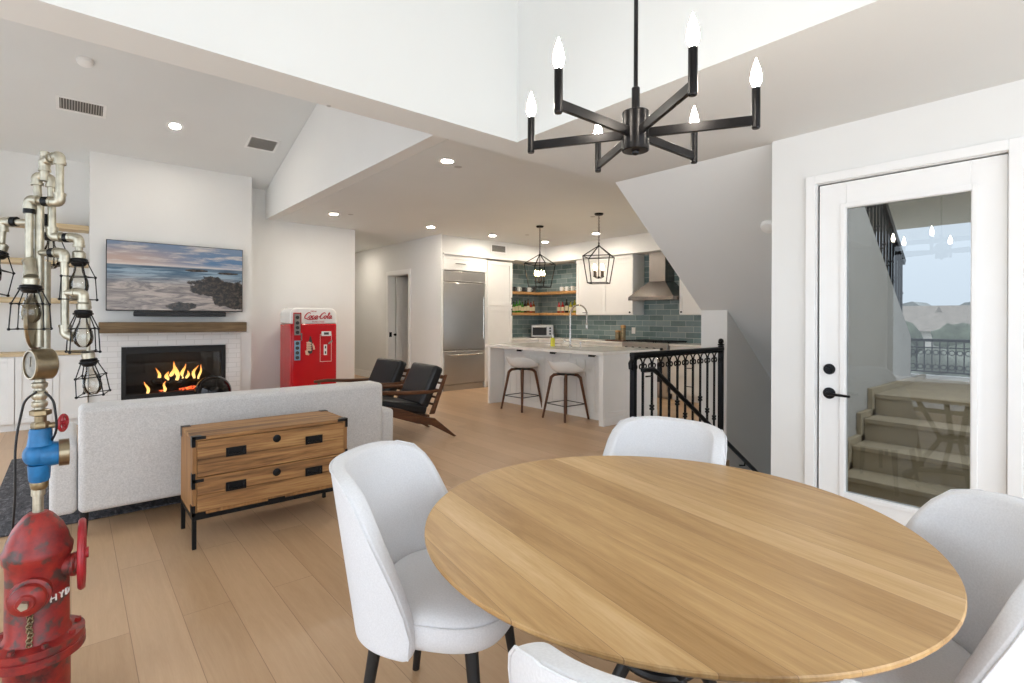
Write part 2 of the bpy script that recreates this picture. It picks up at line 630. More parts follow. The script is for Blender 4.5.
# living vault
mb = MB()
mb.prism([(XL, YB1, vault(YB1)), (XL, YW + .1, vault(YW + .1)), (XL, YW + .1, vault(YW + .1) + .15), (XL, YB1, vault(YB1) + .15)], (XT + .15 - XL, 0, 0))
struct('ceiling_living', mb, 'ceil')
# gable face above the kitchen ceiling
mb = MB()
mb.prism([(XT, YB1, ZK), (XT, YW, ZK), (XT, YW, vault(YW)), (XT, YB1, vault(YB1))], (0.15, 0, 0))
struct('wall_gable', mb, 'wall', bevel=0.006)
# kitchen and hall ceiling
mb = MB(); mb.box(XT + .15, YB1, ZK, XK + .2, 13.2, ZK + .15)
struct('ceiling_kitchen', mb, 'ceil')

# walls
mb = MB()
DY0, DY1, DZ = 0.345, 1.175, 2.13
mb.prism([(XD, YN, 0), (XD, DY0, 0), (XD, DY0, DZ), (XD, DY1, DZ), (XD, DY1, 0), (XD, 1.43, 0), (XD, 1.43, ZD), (XD, YN, ZD)], (.15, 0, 0))
mb.box(XD, 1.31, -2.4, 6.6, 1.43, 0.0)
struct('wall_right', mb, 'wall')
mb = MB(); mb.box(0.6, YW, 0, 3.73, YW + .15, 3.4)
mb.box(3.58, YW + .15, 0, 3.73, 13.1, ZK)
struct('wall_back', mb, 'wall')
mb = MB(); mb.box(XL, YW, 0, 0.6, YW + .15, 3.4)
struct('wall_alcove', mb, 'wall')
mb = MB()
HD0, HD1, HDZ = 9.1, 9.95, 2.21
mb.prism([(XH, 7.93, 0), (XH, HD0, 0), (XH, HD0, HDZ), (XH, HD1, HDZ), (XH, HD1, 0), (XH, 13.0, 0), (XH, 13.0, ZK), (XH, 7.93, ZK)], (.03, 0, 0))
struct('wall_hall', mb, 'wall')
mb = MB()
mb.box(XH + .031, 8.80, 0, XH + .14, HD0, ZK)
mb.box(XH + .031, HD1, 0, XH + .14, 13.0, ZK)
mb.box(XH + .031, HD0, HDZ, XH + .14, HD1, ZK)
mb.box(3.7, 13.0, 0, XH + .14, 13.15, ZK)
struct('wall_hall_end', mb, 'wall')
mb = MB()
mb.box(XH + .14, 8.72, 0, 7.0, 8.80, ZK)
mb.box(6.6, 8.8, 0, 6.7, 11.2, ZK)
mb.box(XH + .14, 11.1, 0, 6.6, 11.2, ZK)
struct('wall_pantry_room', mb, 'wall')
# kitchen walls, bulkheads over the cabinets
mb = MB()
mb.box(XH + .031, YW, 0, XK + .15, YW + .12, ZK)
struct('wall_kitchen', mb, 'wall')
mb = MB()
mb.box(XK, 2.3, 0, XK + .15, YW, ZK)
struct('wall_range', mb, 'wall')
mb = MB()
mb.box(XH + .031, 8.02, 2.52, 7.72, YW, ZK)
mb.box(7.72, 2.7, 2.52, XK, YW, ZK)
struct('ceiling_bulkhead', mb, 'wall')
# stairwell: stub wall, side wall, raked soffit
SL = 0.765


def zs(x):
    return 2.45 - SL * (x - 3.40)


mb = MB()
mb.prism([(4.75, 2.43, -2.4), (6.6, 2.43, -2.4), (6.6, 2.43, zs(6.6) + .3), (4.75, 2.43, zs(4.75) + .3)], (0, 0.27, 0))
mb.box(3.25, 2.40, -2.4, 4.75, 2.55, -0.12)
mb.box(6.6, 1.31, -2.4, 6.7, 2.7, 0.3)
struct('wall_stairwell', mb, 'wall', bevel=0.004)
mb = MB()
mb.prism([(3.40, 1.43, zs(3.40)), (6.6, 1.43, zs(6.6)), (6.6, 1.43, zs(6.6) + .2), (3.40, 1.43, zs(3.40) + .2)], (0, 1.27, 0))
struct('ceiling_raked', mb, 'ceil', bevel=0.004)
mb = MB()
for k in range(11):
    x0 = 3.25 + 0.26 * k
    mb.box(x0, 1.43, -2.4, x0 + 0.27, 2.40, -0.19 * (k + 1))
struct('stair_steps', mb, 'floor')

# fireplace breast
CX0, CX1, CY = 0.16, 2.01, 8.30
FX0, FX1, FZ0, FZ1 = 0.48, 1.67, 0.25, 0.94
mb = MB()
mb.box(CX0, CY, 0, FX0, YW, 3.42)
mb.box(FX1, CY, 0, CX1, YW, 3.42)
mb.box(FX0, CY, FZ1, FX1, YW, 3.42)
mb.box(FX0, CY, 0, FX1, YW, FZ0)
struct('wall_fireplace', mb, 'wall')
SX0, SX1 = 0.27, 1.86
mb = MB()
mb.box(SX0, CY - .03, 0, FX0, CY - .002, 1.125)
mb.box(FX1, CY - .03, 0, SX1, CY - .002, 1.125)
mb.box(FX0, CY - .03, FZ1, FX1, CY - .002, 1.125)
mb.box(FX0, CY - .03, 0, FX1, CY - .002, FZ0)
o = struct('trim_1', mb, 'brick', bevel=0.003)

# skirtings and casings
mb = MB()
mb.box(CX1, YW - .016, 0, 3.73, YW - .001, 0.14)
mb.box(3.731, YW, 0, 3.746, 13.0, 0.14)
struct('baseboard_back', mb, 'trim', bevel=0.004)
mb = MB()
mb.box(XH - .016, 7.94, 0, XH - .001, HD0 - .09, 0.14)
mb.box(XH - .016, HD1 + .09, 0, XH - .001, 13.0, 0.14)
struct('baseboard_hall', mb, 'trim', bevel=0.004)
mb = MB()
mb.box(XD - .016, YN, 0, XD - .001, DY0 - .065, 0.14)
mb.box(XD - .016, DY1 + .065, 0, XD - .001, 1.43, 0.14)
struct('baseboard_right', mb, 'trim', bevel=0.004)
mb = MB()
mb.box(XH - .02, HD0 - .085, 0, XH - .001, HD0, HDZ + .085)
mb.box(XH - .02, HD1, 0, XH - .001, HD1 + .085, HDZ + .085)
mb.box(XH - .02, HD0, HDZ, XH - .001, HD1, HDZ + .085)
mb.box(XH, HD1 - .015, 0, XH + .14, HD1 - .001, HDZ)
mb.box(XH, HD0 + .001, 0, XH + .14, HD0 + .015, HDZ)
mb.box(XH, HD0, HDZ - .015, XH + .14, HD1, HDZ - .001)
struct('trim_2', mb, 'trim', bevel=0.003)

# hall door standing open inside the next room, latch plate on its jamb
d2 = MB(); d2.box(XH + .15, HD1 - .06, 0.01, XH + .95, HD1 - .02, HDZ - .02)
d2.box(XH + .27, HD1 - .066, 0.25, XH + .83, HD1 - .06, 1.0)
d2.box(XH + .27, HD1 - .066, 1.15, XH + .83, HD1 - .06, 2.05)
door2 = struct('door_2', d2, 'trim', bevel=0.004)
mb = MB(); mb.box(XH + .005, HD1 - .022, 0.93, XH + .06, HD1 - .0155, 1.03)
mb.cyl((XH + .09, HD1 - .06, .98), (XH + .09, HD1 - .11, .98), 0.012); mb.ball((XH + .09, HD1 - .12, .98), 0.028)
mb.build('door_latch', 'black', door2)

# the glazed entrance door
mb = MB()
c = 0.05
mb.box(XD - .022, DY0 - c, 0, XD - .001, DY0, DZ + c)
mb.box(XD - .022, DY1, 0, XD - .001, DY1 + c, DZ + c)
mb.box(XD - .022, DY0, DZ, XD - .001, DY1, DZ + c)
mb.box(XD, DY0, 0, XD + .15, DY0 + .004, DZ)
mb.box(XD, DY1 - .004, 0, XD + .15, DY1, DZ)
mb.box(XD, DY0, DZ - .004, XD + .15, DY1, DZ)
struct('trim_3', mb, 'trim', bevel=0.004)
gy0, gy1, gz0, gz1 = 0.482, 1.02, 0.345, 1.968
ly0, ly1, lz0, lz1 = DY0 + .006, DY1 - .016, 0.012, DZ - .012
mb = MB()
xa, xb = XD + .006, XD + .05
mb.box(xa, ly0, lz0, xb, gy0, lz1)
mb.box(xa, gy1, lz0, xb, ly1, lz1)
mb.box(xa, gy0, gz1, xb, gy1, lz1)
mb.box(xa, gy0, lz0, xb, gy1, gz0)
# raised bead around the pane
b = 0.028
mb.box(xa - .008, gy0 - b, gz0 - b, xa, gy0 - .004, gz1 + b)
mb.box(xa - .008, gy1 + .004, gz0 - b, xa, gy1 + b, gz1 + b)
mb.box(xa - .008, gy0 - .004, gz1 + .004, xa, gy1 + .004, gz1 + b)
mb.box(xa - .008, gy0 - .004, gz0 - b, xa, gy1 + .004, gz0 - .004)
door1 = struct('door_1', mb, 'trim', bevel=0.002)
mb = MB(); mb.box(xa + .018, gy0, gz0, xa + .024, gy1, gz1)
mb.build('pane', 'pane', door1, smooth=False)
mb = MB()
mb.box(XD + .03, DY1 - .015, 0.01, XD + .06, DY1 - .0045, DZ - .005)
mb.box(XD + .03, DY0 + .006, DZ - .0115, XD + .06, DY1 - .006, DZ - .0045)
mb.build('weather_seal', 'blackm', door1)
mb = MB()
hy, hz = 1.103, 0.903
mb.lathe([(0.0, 0), (.033, 0), (.033, .006), (.03, .010), (.013, .012), (.011, .045), (0.0, .047)], (xa, hy, hz), 24, (-1, 0, 0))
mb.tube([(xa - .04, hy + .01, hz), (xa - .046, hy - .02, hz), (xa - .048, hy - .12, hz - .004)], [.009, .009, .007], 10)
mb.build('door_handle', 'black', door1)
mb = MB()
mb.lathe([(0.0, 0), (.031, 0), (.031, .008), (.027, .014), (0.0, .015)], (xa, hy, 1.043), 24, (-1, 0, 0))
mb.obox((xa - .02, hy, 1.043), (.006, 0, 0), (0, .016, .006), (0, -.002, .006))
mb.build('deadbolt', 'black', door1)

# window walls behind and left of the camera: posts, heads and sills only, open to the sky light
mb = MB()
mb.box(XL - .15, YN, 2.5, XL, YW, 5.2)
for y0, y1 in ((YN, -1.3), (2.3, 3.3), (7.5, YW)):
    mb.box(XL - .15, y0, 0, XL, y1, 2.5)
struct('wall_left', mb, 'wall')
mb = MB()
mb.box(XL - .15, YN - .15, 2.5, XD + .15, YN, 3.85)
mb.box(XL - .15, YN - .15, 0, -1.65, YN, 2.5)
mb.box(2.85, YN - .15, 0, XD + .15, YN, 2.5)
struct('wall_near', mb, 'wall')
for i, (a, b_) in enumerate(((-1.3, 2.3), (3.3, 7.5))):
    mb = MB()
    for y in (a, (a + b_) / 2 - .03, b_ - .06):
        mb.box(XL - .1, y, 0, XL - .04, y + .06, 2.5)
    mb.box(XL - .1, a, 0, XL - .04, b_, .06); mb.box(XL - .1, a, 2.44, XL - .04, b_, 2.5)
    struct('window_%d' % (i + 1), mb, 'blackm')
mb = MB(); mb.box(-9, -9, -.2, XL - .15, 12, -.06); mb.box(XL - .15, -9, -.2, 6, YN - .15, -.06)  # unseen slab added outside the windows to bounce sky light indoors
struct('bounce_slab', mb, 'bounce')

# ------------------------------------------------------------------ outside the door: stair, walls, view
mb = MB()
mb.box(XD + .15, -1.2, -.3, 4.37, 1.40, 0.0)
for k in range(4):
    mb.box(4.37 + .285 * k, -1.2, -.3, 7.6, 1.36, 0.175 * (k + 1))
    mb.box(4.355 + .285 * k, -1.2, 0.175 * (k + 1) - .035, 4.40 + .285 * k, 1.36, 0.175 * (k + 1) + .002)
struct('exterior_steps', mb, 'concrete', bevel=0.006)
# stepped skirting on the left of the flight
mb = MB()
for k in range(4):
    mb.box(4.30 + .285 * k, 1.362, 0.0, 7.0, 1.398, 0.175 * (k + 1) + .05)
struct('trim_4', mb, 'concrete', bevel=0.003)


def zr(x):
    return 1.23 + 0.755 * (6.46 - x)


mb = MB()
mb.prism([(XD + .16, 1.40, 0), (6.55, 1.40, 0), (6.55, 1.40, zr(6.55)), (XD + .16, 1.40, zr(XD + .16))], (0, 0.029, 0))
struct('wall_exterior', mb, 'stucco')
mb = MB(); mb.prism([(3.52, 2.60, 2.76), (6.6, 2.60, zs(6.6) + .22), (6.6, 2.60, 5.0), (3.52, 2.60, 5.0)], (0, .09, 0))
struct('wall_upper_stair', mb, 'stucco')
mb = MB(); mb.box(5.9, -3.0, 2.62, 9.0, 3.4, 2.8)
struct('ceiling_exterior', mb, 'extceil')
mb = MB(); mb.box(7.0, -3, .70, 7.12, 2.9, .74)
struct('trim_5', mb, 'trim')


# ================================================================== KITCHEN
def shaker(mb, p, ux, w, h, n, t=0.02, fr=0.06, gap=0.0):
    """framed door or drawer front with a recessed field; p = lower corner on the carcass face"""
    p = Vector(p); ux = Vector(ux); n = Vector(n); uz = Vector((0, 0, 1))

    def bx(a, b_, c0, c1, d0, d1):
        mb.obox(p + ux * (a + b_) / 2 + uz * (c0 + c1) / 2 + n * (d0 + d1) / 2, ux * (b_ - a) / 2, uz * (c1 - c0) / 2, n * (d1 - d0) / 2)
    if fr <= 0 or h < 2.4 * fr:
        bx(gap, w - gap, gap, h - gap, 0.0005, t)
        return mb
    bx(gap, gap + fr, gap, h - gap, 0.0005, t)
    bx(w - gap - fr, w - gap, gap, h - gap, 0.0005, t)
    bx(gap + fr, w - gap - fr, gap, gap + fr, 0.0005, t)
    bx(gap + fr, w - gap - fr, h - gap - fr, h - gap, 0.0005, t)
    bx(gap + fr, w - gap - fr, gap + fr, h - gap - fr, 0.0005, t * .5)
    return mb


def knob(parent, p, n, name='knob'):
    mb = MB(); mb.lathe([(.006, 0), (.006, .014), (.016, .018), (.016, .028), (.0, .032)], p, 14, n)
    return mb.build(name, 'black', parent)


def pull(parent, p, along, n, length=0.13, name='handle', mat='black'):
    p = Vector(p); a = Vector(along) * length / 2; n = Vector(n)
    mb = MB()
    mb.bar(p - a + n * .028, p + a + n * .028, .011, .011, n)
    for s_ in (-.8, .8):
        mb.bar(p + a * s_, p + a * s_ + n * .028, .009, .009)
    return mb.build(name, mat, parent, bevel=.002)


NX = (-1, 0, 0); NY = (0, -1, 0)
AX = (1, 0, 0); AY = (0, 1, 0)

# refrigerator
FA, FB, FY = 5.105, 6.05, 7.92
t = thing('refrigerator', 'tall built-in stainless steel refrigerator with bottom freezer drawer', 'refrigerator', (5.58, 8.25, 0))
mb = MB(); mb.box(FA + .005, FY + .06, .10, FB - .005, 8.57, 2.17); mb.box(FA + .03, FY + .03, .0, FB - .03, 8.5, .1)
mb.build('body', 'steel', t)
mb = MB(); mb.box(FA + .004, FY, 2.015, FB - .004, FY + .055, 2.195)
mb.box(FA + .004, FY - .006, 2.0, FB - .004, FY + .02, 2.02)
mb.build('top_grille', 'steel', t, bevel=.006)
mb = MB(); mb.box(FA + .004, FY, .745, FB - .004, FY + .055, 1.985)
dr = mb.build('fridge_door', 'steel', t, bevel=.01)
mb = MB(); mb.cyl((FB - .07, FY - .045, .95), (FB - .07, FY - .045, 1.72), .013, seg=12)
for z in (1.0, 1.66):
    mb.cyl((FB - .07, FY - .045, z), (FB - .07, FY, z), .009)
mb.build('handle', 'chrome', dr)
mb = MB(); mb.box(FA + .004, FY, .115, FB - .004, FY + .055, .73)
dr = mb.build('freezer_drawer', 'steel', t, bevel=.01)
mb = MB(); mb.cyl((FA + .12, FY - .045, .655), (FB - .12, FY - .045, .655), .013, seg=12)
for x in (FA + .18, FB - .18):
    mb.cyl((x, FY - .045, .655), (x, FY, .655), .009)
mb.build('handle', 'chrome', dr)

# housing cabinet over the refrigerator
t = thing('cabinet', 'white flip-up cabinet bridging over the stainless refrigerator', 'cabinet', (5.58, 8.25, 2.2))
mb = MB(); mb.box(FA - .014, FY + .01, 2.205, FB + .04, 8.57, 2.479)
mb.box(FA - .014, FY + .005, 0, FA - .002, 8.57, 2.205); mb.box(FB + .004, FY + .01, 0, FB + .04, 8.57, 2.205)
mb.build('body', 'cab', t, bevel=.003)
mb = MB(); shaker(mb, (FA - .005, FY + .01, 2.215), AX, FB - FA + .01, .24, NY, fr=.045)
dd = mb.build('door', 'cab', t, bevel=.002)
pull(dd, (5.45, FY - .01, 2.33), AX, NY, .22, mat='bronze')
mb = MB(); mb.box(FA - .014, FY - .03, 2.4805, 6.76, 8.57, 2.518)
tag(mb.build('crown_molding', 'cab', None, bevel=.006), 'white crown strip running along the top of refrigerator and pantry cabinets', 'molding')

# pantry cupboard
t = thing('pantry_cabinet', 'tall white pantry cupboard right of the refrigerator', 'cabinet', (6.4, 8.25, 0))
mb = MB(); mb.box(FB + .045, FY + .01, .1, 6.73, 8.57, 2.45); mb.box(FB + .05, FY + .07, 0, 6.72, 8.57, .1)
mb.build('body', 'cab', t, bevel=.003)
for z0, z1 in ((1.575, 2.445), (.11, 1.555)):
    mb = MB(); shaker(mb, (FB + .05, FY + .01, z0), AX, 6.725 - FB - .05, z1 - z0, NY, fr=.075)
    dd = mb.build('door', 'cab', t, bevel=.002)
    pull(dd, (6.69, FY - .01, z0 + .1 if z0 > 1 else z1 - .1), (0, 0, 1), NY, .14)

# base cabinets of the corner and the range wall
BF = 7.53   # face of range-wall base units
RY0, RY1 = 4.84, 5.76
t = thing('base_cabinet', 'white corner base cabinet under the open oak shelves', 'cabinet', (7.1, 8.3, 0))
mb = MB(); mb.box(6.735, 8.0, .1, XK - .02, 8.58, .88); mb.box(6.735, 8.06, 0, XK - .02, 8.58, .1)
mb.build('body', 'cab', t)
mb = MB(); shaker(mb, (6.74, 8.0, .11), AX, .74, .76, NY); dd = mb.build('door', 'cab', t, bevel=.002)
knob(dd, (7.43, 7.98, .8), NY)
t = thing('base_cabinet', 'white drawer base cabinet left of the range', 'cabinet', (7.8, 6.85, 0))
mb = MB(); mb.box(BF, RY1 + .01, .1, XK - .02, 7.995, .88); mb.box(BF + .06, RY1 + .01, 0, XK - .02, 7.995, .1)
mb.build('body', 'cab', t)
for (a, b_) in ((RY1 + .015, 6.5), (6.505, 7.25)):
    for z0, z1 in ((.11, .4), (.405, .69), (.695, .87)):
        mb = MB(); shaker(mb, (BF, a, z0), AY, b_ - a, z1 - z0, NX); dd = mb.build('drawer', 'cab', t, bevel=.002)
        pull(dd, (BF - .02, (a + b_) / 2, (z0 + z1) / 2), AY, NX)
t = thing('base_cabinet', 'white drawer base cabinet right of the range, seen through the stair balusters', 'cabinet', (7.8, 4.2, 0))
mb = MB(); mb.box(BF, 2.75, .1, XK - .02, RY0 - .01, .88); mb.box(BF + .06, 2.75, 0, XK - .02, RY0 - .01, .1)
mb.build('body', 'cab', t)
for (a, b_) in ((4.1, RY0 - .015), (3.4, 4.095), (2.76, 3.395)):
    for z0, z1 in ((.11, .4), (.405, .69), (.695, .87)):
        mb = MB(); shaker(mb, (BF, a, z0), AY, b_ - a, z1 - z0, NX); dd = mb.build('drawer', 'cab', t, bevel=.002)
        pull(dd, (BF - .02, (a + b_) / 2, (z0 + z1) / 2), AY, NX)
mb = MB(); mb.box(6.735, 7.96, .882, XK - .002, 8.595, .92); mb.box(BF - .03, RY1 + .005, .882, XK - .002, 7.96, .92)
tag(mb.build('countertop', 'quartz', None, bevel=.004), 'pale quartz corner worktop under the oak shelves and tiled wall', 'countertop')
mb = MB(); mb.box(BF - .03, 2.73, .882, XK - .002, RY0 - .005, .92)
tag(mb.build('countertop', 'quartz', None, bevel=.004), 'pale quartz worktop right of the range below single wall cupboard', 'countertop')

# tiled splashback
mb = MB()
mb.box(6.735, YW - .012, .921, XK - .012, YW - .001, 2.515)
mb.box(XK - .012, 2.75, .921, XK - .001, YW - .001, 1.45)
mb.box(XK - .012, 7.2, 1.45, XK - .001, YW - .001, 2.515)
mb.box(XK - .012, 4.7, 1.45, XK - .001, 5.9, 2.515)
struct('trim_6', mb, 'tile')

# wall cupboards
UF = 7.80


def wall_cab(y0, y1, nd, label, knobs):
    t = thing('wall_cabinet', label, 'cabinet', (UF + .17, (y0 + y1) / 2, 1.4))
    mb = MB(); mb.box(UF, y0, 1.405, XK - .014, y1, 2.45)
    mb.box(UF - .03, y0, 2.45, XK - .014, y1, 2.515); mb.box(UF - .012, y0, 2.42, UF, y1, 2.45)
    mb.build('body', 'cab', t, bevel=.003)
    wd = (y1 - y0) / nd
    for i in range(nd):
        mb = MB(); shaker(mb, (UF, y0 + wd * i + .002, 1.407), AY, wd - .004, 1.01, NX, fr=.055)
        dd = mb.build('door', 'cab', t, bevel=.002)
        if knobs[i] == 'k0':
            knob(dd, (UF - .02, y0 + wd * i + .05, 1.45), NX)
        elif knobs[i] == 'k1':
            knob(dd, (UF - .02, y0 + wd * (i + 1) - .05, 1.45), NX)
        else:
            pull(dd, (UF - .02, y0 + wd * (i + .62), 1.45), AY, NX, .12)


wall_cab(RY1 + .01, 7.16, 2, 'white double-door wall cupboard left of the range hood', ['k0', 'p'])
wall_cab(2.76, RY0 - .02, 3, 'white wall cupboard right of the range hood', ['p', 'p', 'k1'])

# range and hood
t = thing('range', 'stainless slide-in range under the metal hood', 'range', (7.82, 5.3, 0))
mb = MB(); mb.box(BF - .02, RY0, .1, XK - .02, RY1, .9); mb.box(BF + .05, RY0 + .02, 0, XK - .05, RY1 - .02, .1)
mb.build('body', 'steel', t, bevel=.004)
mb = MB(); mb.box(BF - .06, RY0 + .01, .13, BF - .02, RY1 - .01, .72)
dd = mb.build('oven_door', 'steel', t, bevel=.004)
mb = MB(); mb.box(BF - .063, RY0 + .15, .28, BF - .06, RY1 - .15, .58); mb.build('oven_window', 'blackm', dd)
mb = MB(); mb.cyl((BF - .105, RY0 + .06, .67), (BF - .105, RY1 - .06, .67), .014)
for y in (RY0 + .1, RY1 - .1):
    mb.cyl((BF - .105, y, .67), (BF - .06, y, .67), .01)
mb.build('handle', 'chrome', dd)
mb = MB(); mb.box(BF - .07, RY0, .745, BF - .02, RY1, .925); mb.build('control_panel', 'steel', t, bevel=.006)
for i in range(6):
    mb = MB(); mb.lathe([(.02, 0), (.02, .03), (.0, .034)], (BF - .07, RY0 + .1 + i * .143, .83), 14, NX); mb.build('knob', 'black', t)
mb = MB(); mb.box(BF - .02, RY0 + .005, .9, XK - .03, RY1 - .005, .925); mb.build('cooktop', 'steel', t)
mb = MB()
for i in range(3):
    y0 = RY0 + .02 + i * .294
    for y in (y0, y0 + .14, y0 + .27):
        mb.box(BF + .01, y, .935, XK - .06, y + .014, .955)
    for x in (BF + .01, BF + .19, BF + .37, XK - .075):
        mb.box(x, y0, .935, x + .014, y0 + .284, .955)
    for x in (BF + .02, XK - .08):
        for y in (y0 + .01, y0 + .265):
            mb.box(x, y, .925, x + .01, y + .01, .936)
mb.build('burner_grates', 'blackm', t)
t = thing('range_hood', 'stainless pyramid range hood against the blue-green tiles', 'range hood', (7.9, 5.3, 1.66))
hx0, hx1 = 7.62, XK - .014
hy0, hy1 = RY0 + .0, RY1 - .01
mb = MB(); mb.box(hx0, hy0, 1.66, hx1, hy1, 1.72)
v = [(hx0, hy0, 1.72), (hx1, hy0, 1.72), (hx1, hy1, 1.72), (hx0, hy1, 1.72), (7.84, 5.13, 1.99), (hx1, 5.13, 1.99), (hx1, 5.47, 1.99), (7.84, 5.47, 1.99)]
mb._add(v, [(0, 3, 2, 1), (4, 5, 6, 7), (0, 1, 5, 4), (1, 2, 6, 5), (2, 3, 7, 6), (3, 0, 4, 7)])
mb.build('canopy', 'hoodsteel', t, bevel=.004)
mb = MB(); mb.box(7.845, 5.135, 1.99, hx1, 5.465, 2.515); mb.build('chimney_duct', 'hoodsteel', t, bevel=.003)

# open oak shelves wrapping the corner
for z, lab in ((1.855, 'upper oak corner shelf with white mugs'), (1.40, 'lower oak corner shelf with bottles')):
    mb = MB()
    pl = [(6.735, 8.587, z), (6.735, 8.34, z), (7.86, 8.34, z), (7.86, 7.165, z), (8.137, 7.165, z), (8.137, 8.587, z)]
    mb.prism(pl, (0, 0, .055))
    tag(mb.build('wall_shelf', 'shelf', None, bevel=.003), lab, 'shelf')


def bottle(name, x, y, z, h, r, mat, capm, label, cat, group):
    t = thing(name, label, cat, (x, y, z), group, local=True)
    mb = MB(); mb.lathe([(r * .9, 0), (r, .008), (r, h * .58), (r * .85, h * .66), (r * .38, h * .76), (r * .34, h * .93), (r * .34, h * .935)], (0, 0, 0), 14)
    mb.build('bottle_body', mat, t)
    mb = MB(); mb.lathe([(r * .4, h * .93), (r * .4, h), (0, h)], (0, 0, 0), 12); mb.build('cap', capm, t)
    mb = MB(); mb.lathe([(r * 1.01, h * .15), (r * 1.02, h * .16), (r * 1.02, h * .5), (r * 1.01, h * .51)], (0, 0, 0), 14); mb.build('paper_label', 'labelw' if mat != 'labelw' else 'bred', t)
    return t


M['bgreen'] = simple('green_bottle', '#3f7a2f', 0.15, var=.15)
M['bdark'] = simple('dark_bottle', '#2a2521', 0.15)
M['bred'] = simple('red_bottle', '#a02424', 0.2)
M['bbrown'] = simple('amber_bottle', '#7a4a25', 0.18)
M['byellow'] = simple('yellow_green_bottle', '#9d9a33', 0.2)
M['labelw'] = simple('bottle_label', '#d8cfae', 0.7)
seq = [('bgreen', 'green bottle first from the pantry on lower oak shelf'), ('bgreen', 'green bottle second from the pantry on lower oak shelf'), ('bgreen', 'green bottle third from the pantry on lower oak shelf'),
       ('bgreen', 'green bottle fourth from the pantry beside a dark one on lower shelf'), ('bdark', 'dark bottle between green and amber bottles on lower oak shelf'),
       ('bbrown', 'amber bottle beside the dark bottle left of the shelf corner'), ('bred', 'red bottle left of the shelf corner between amber ones'), ('bbrown', 'amber bottle last before the corner of the lower shelf')]
for i, (mt, lab) in enumerate(seq):
    bottle('bottle', 7.24 + i * .083, 8.47, 1.4555, .24 + .03 * ((i * 7) % 3), .034, mt, 'blackm', lab, 'bottle', 'bottles on the lower oak shelf')
seq = [('bred', 'red bottle first right of the shelf corner'), ('bred', 'red bottle second right of the shelf corner'), ('bdark', 'tall dark bottle right of two red bottles on lower shelf'),
       ('byellow', 'yellow-green bottle beside the tall dark bottle on lower shelf'), ('byellow', 'yellow-green bottle second from the wall cupboard on lower shelf'), ('bbrown', 'amber bottle nearest the wall cupboard on lower shelf')]
for i, (mt, lab) in enumerate(seq):
    bottle('bottle', 8.0, 7.86 - i * .115, 1.4555, .24 + .05 * (i in (2, 4)), .036, mt, 'blackm', lab, 'bottle', 'bottles on the lower oak shelf')


def mug(x, y, z, mat, label, group, rz=0.0):
    t = thing('mug', label, 'mug', (x, y, z), group, rz, local=True)
    mb = MB(); mb.lathe([(.03, 0), (.04, .004), (.043, .1), (.040, .1), (.037, .012), (0, .012)], (0, 0, 0), 18)
    mb.build('mug_body', mat, t)
    mb = MB(); mb.ring((.05, 0, .052), .028, .006, (0, 1, 0), 14, 6, (-PI / 2, PI / 2)); mb.build('mug_handle', mat, t)


for i, wh in enumerate(('nearest the wall cupboard', 'second from the wall cupboard', 'third from the wall cupboard', 'fourth from the wall cupboard')):
    mug(8.0, 7.30 + i * .16, 1.9105, 'white', 'white mug on the upper oak shelf, ' + wh, 'mugs on the upper shelf', 1.9 + .5 * i)
M['darkmug'] = simple('dark_glaze', '#2b2320', 0.25)
for i, (mt, lab) in enumerate((('darkmug', 'dark mug next to the pantry on upper oak shelf'), ('white', 'white mug between two dark mugs near the pantry'), ('darkmug', 'dark mug third from the pantry on upper oak shelf'),
                               ('white', 'white mug under the glowing lantern on upper oak shelf'), ('darkmug', 'dark mug left of the shelf corner on upper shelf'))):
    mug(7.22 + i * .15, 8.46, 1.9105, mt, lab, 'mugs on the upper shelf', -1.2)

# toaster oven under the shelves
t = thing('toaster_oven', 'silver toaster oven on the corner worktop under the shelves', 'toaster oven', (7.82, 8.19, .921), rotz=-.72, local=True)
mb = MB(); mb.box(-.24, -.15, .015, .24, .17, .27); mb.build('body', 'steel', t, bevel=.012)
mb = MB(); mb.box(-.21, -.157, .05, .09, -.149, .23); dd = mb.build('oven_window', 'blackm', t)
mb = MB(); mb.cyl((-.2, -.185, .225), (.08, -.185, .225), .008)
for x in (-.17, .05):
    mb.cyl((x, -.185, .225), (x, -.155, .225), .006)
mb.build('handle', 'chrome', dd)
for z in (.08, .14, .2):
    mb = MB(); mb.lathe([(.022, 0), (.02, .02), (0, .022)], (.165, -.15, z), 14, (0, -1, 0)); mb.build('knob', 'blackm', t)
mb = MB()
for x in (-.2, .2):
    for y in (-.12, .14):
        mb.cyl((x, y, 0), (x, y, .016), .015)
mb.build('foot', 'blackm', t)

# canisters and outlet beside the range
for (y, h, r, lab) in ((6.1, .2, .05, 'short gold canister on the worktop left of the range'), (5.98, .3, .045, 'tall gold canister on the worktop left of the range')):
    t = thing('canister', lab, 'canister', (7.78, y, .921), 'gold canisters beside the range', local=True)
    mb = MB(); mb.lathe([(r * .95, 0), (r, .01), (r, h * .8), (r * .95, h * .82)], seg=20); mb.build('jar_body', 'goldj' if 'goldj' in M else 'brass', t)
    mb = MB(); mb.lathe([(r * 1.03, h * .82), (r * 1.03, h * .95), (r * .5, h * .98), (0, h)], seg=20); mb.build('lid', 'shelf', t)
mb = MB(); mb.box(XK - .02, 5.97, 1.05, XK - .012, 6.05, 1.17)
t2 = mb.build('wall_outlet', 'plasticw', None, bevel=.002); tag(t2, 'white wall outlet on the tiles behind the gold canisters', 'outlet')
mb = MB(); mb.box(BF - .028, RY1 + .015, .9215, BF + .2, RY1 + .42, .945)
tag(mb.build('cutting_board', 'walnut', None, bevel=.006), 'walnut cutting board on the worktop edge left of the range', 'cutting board')

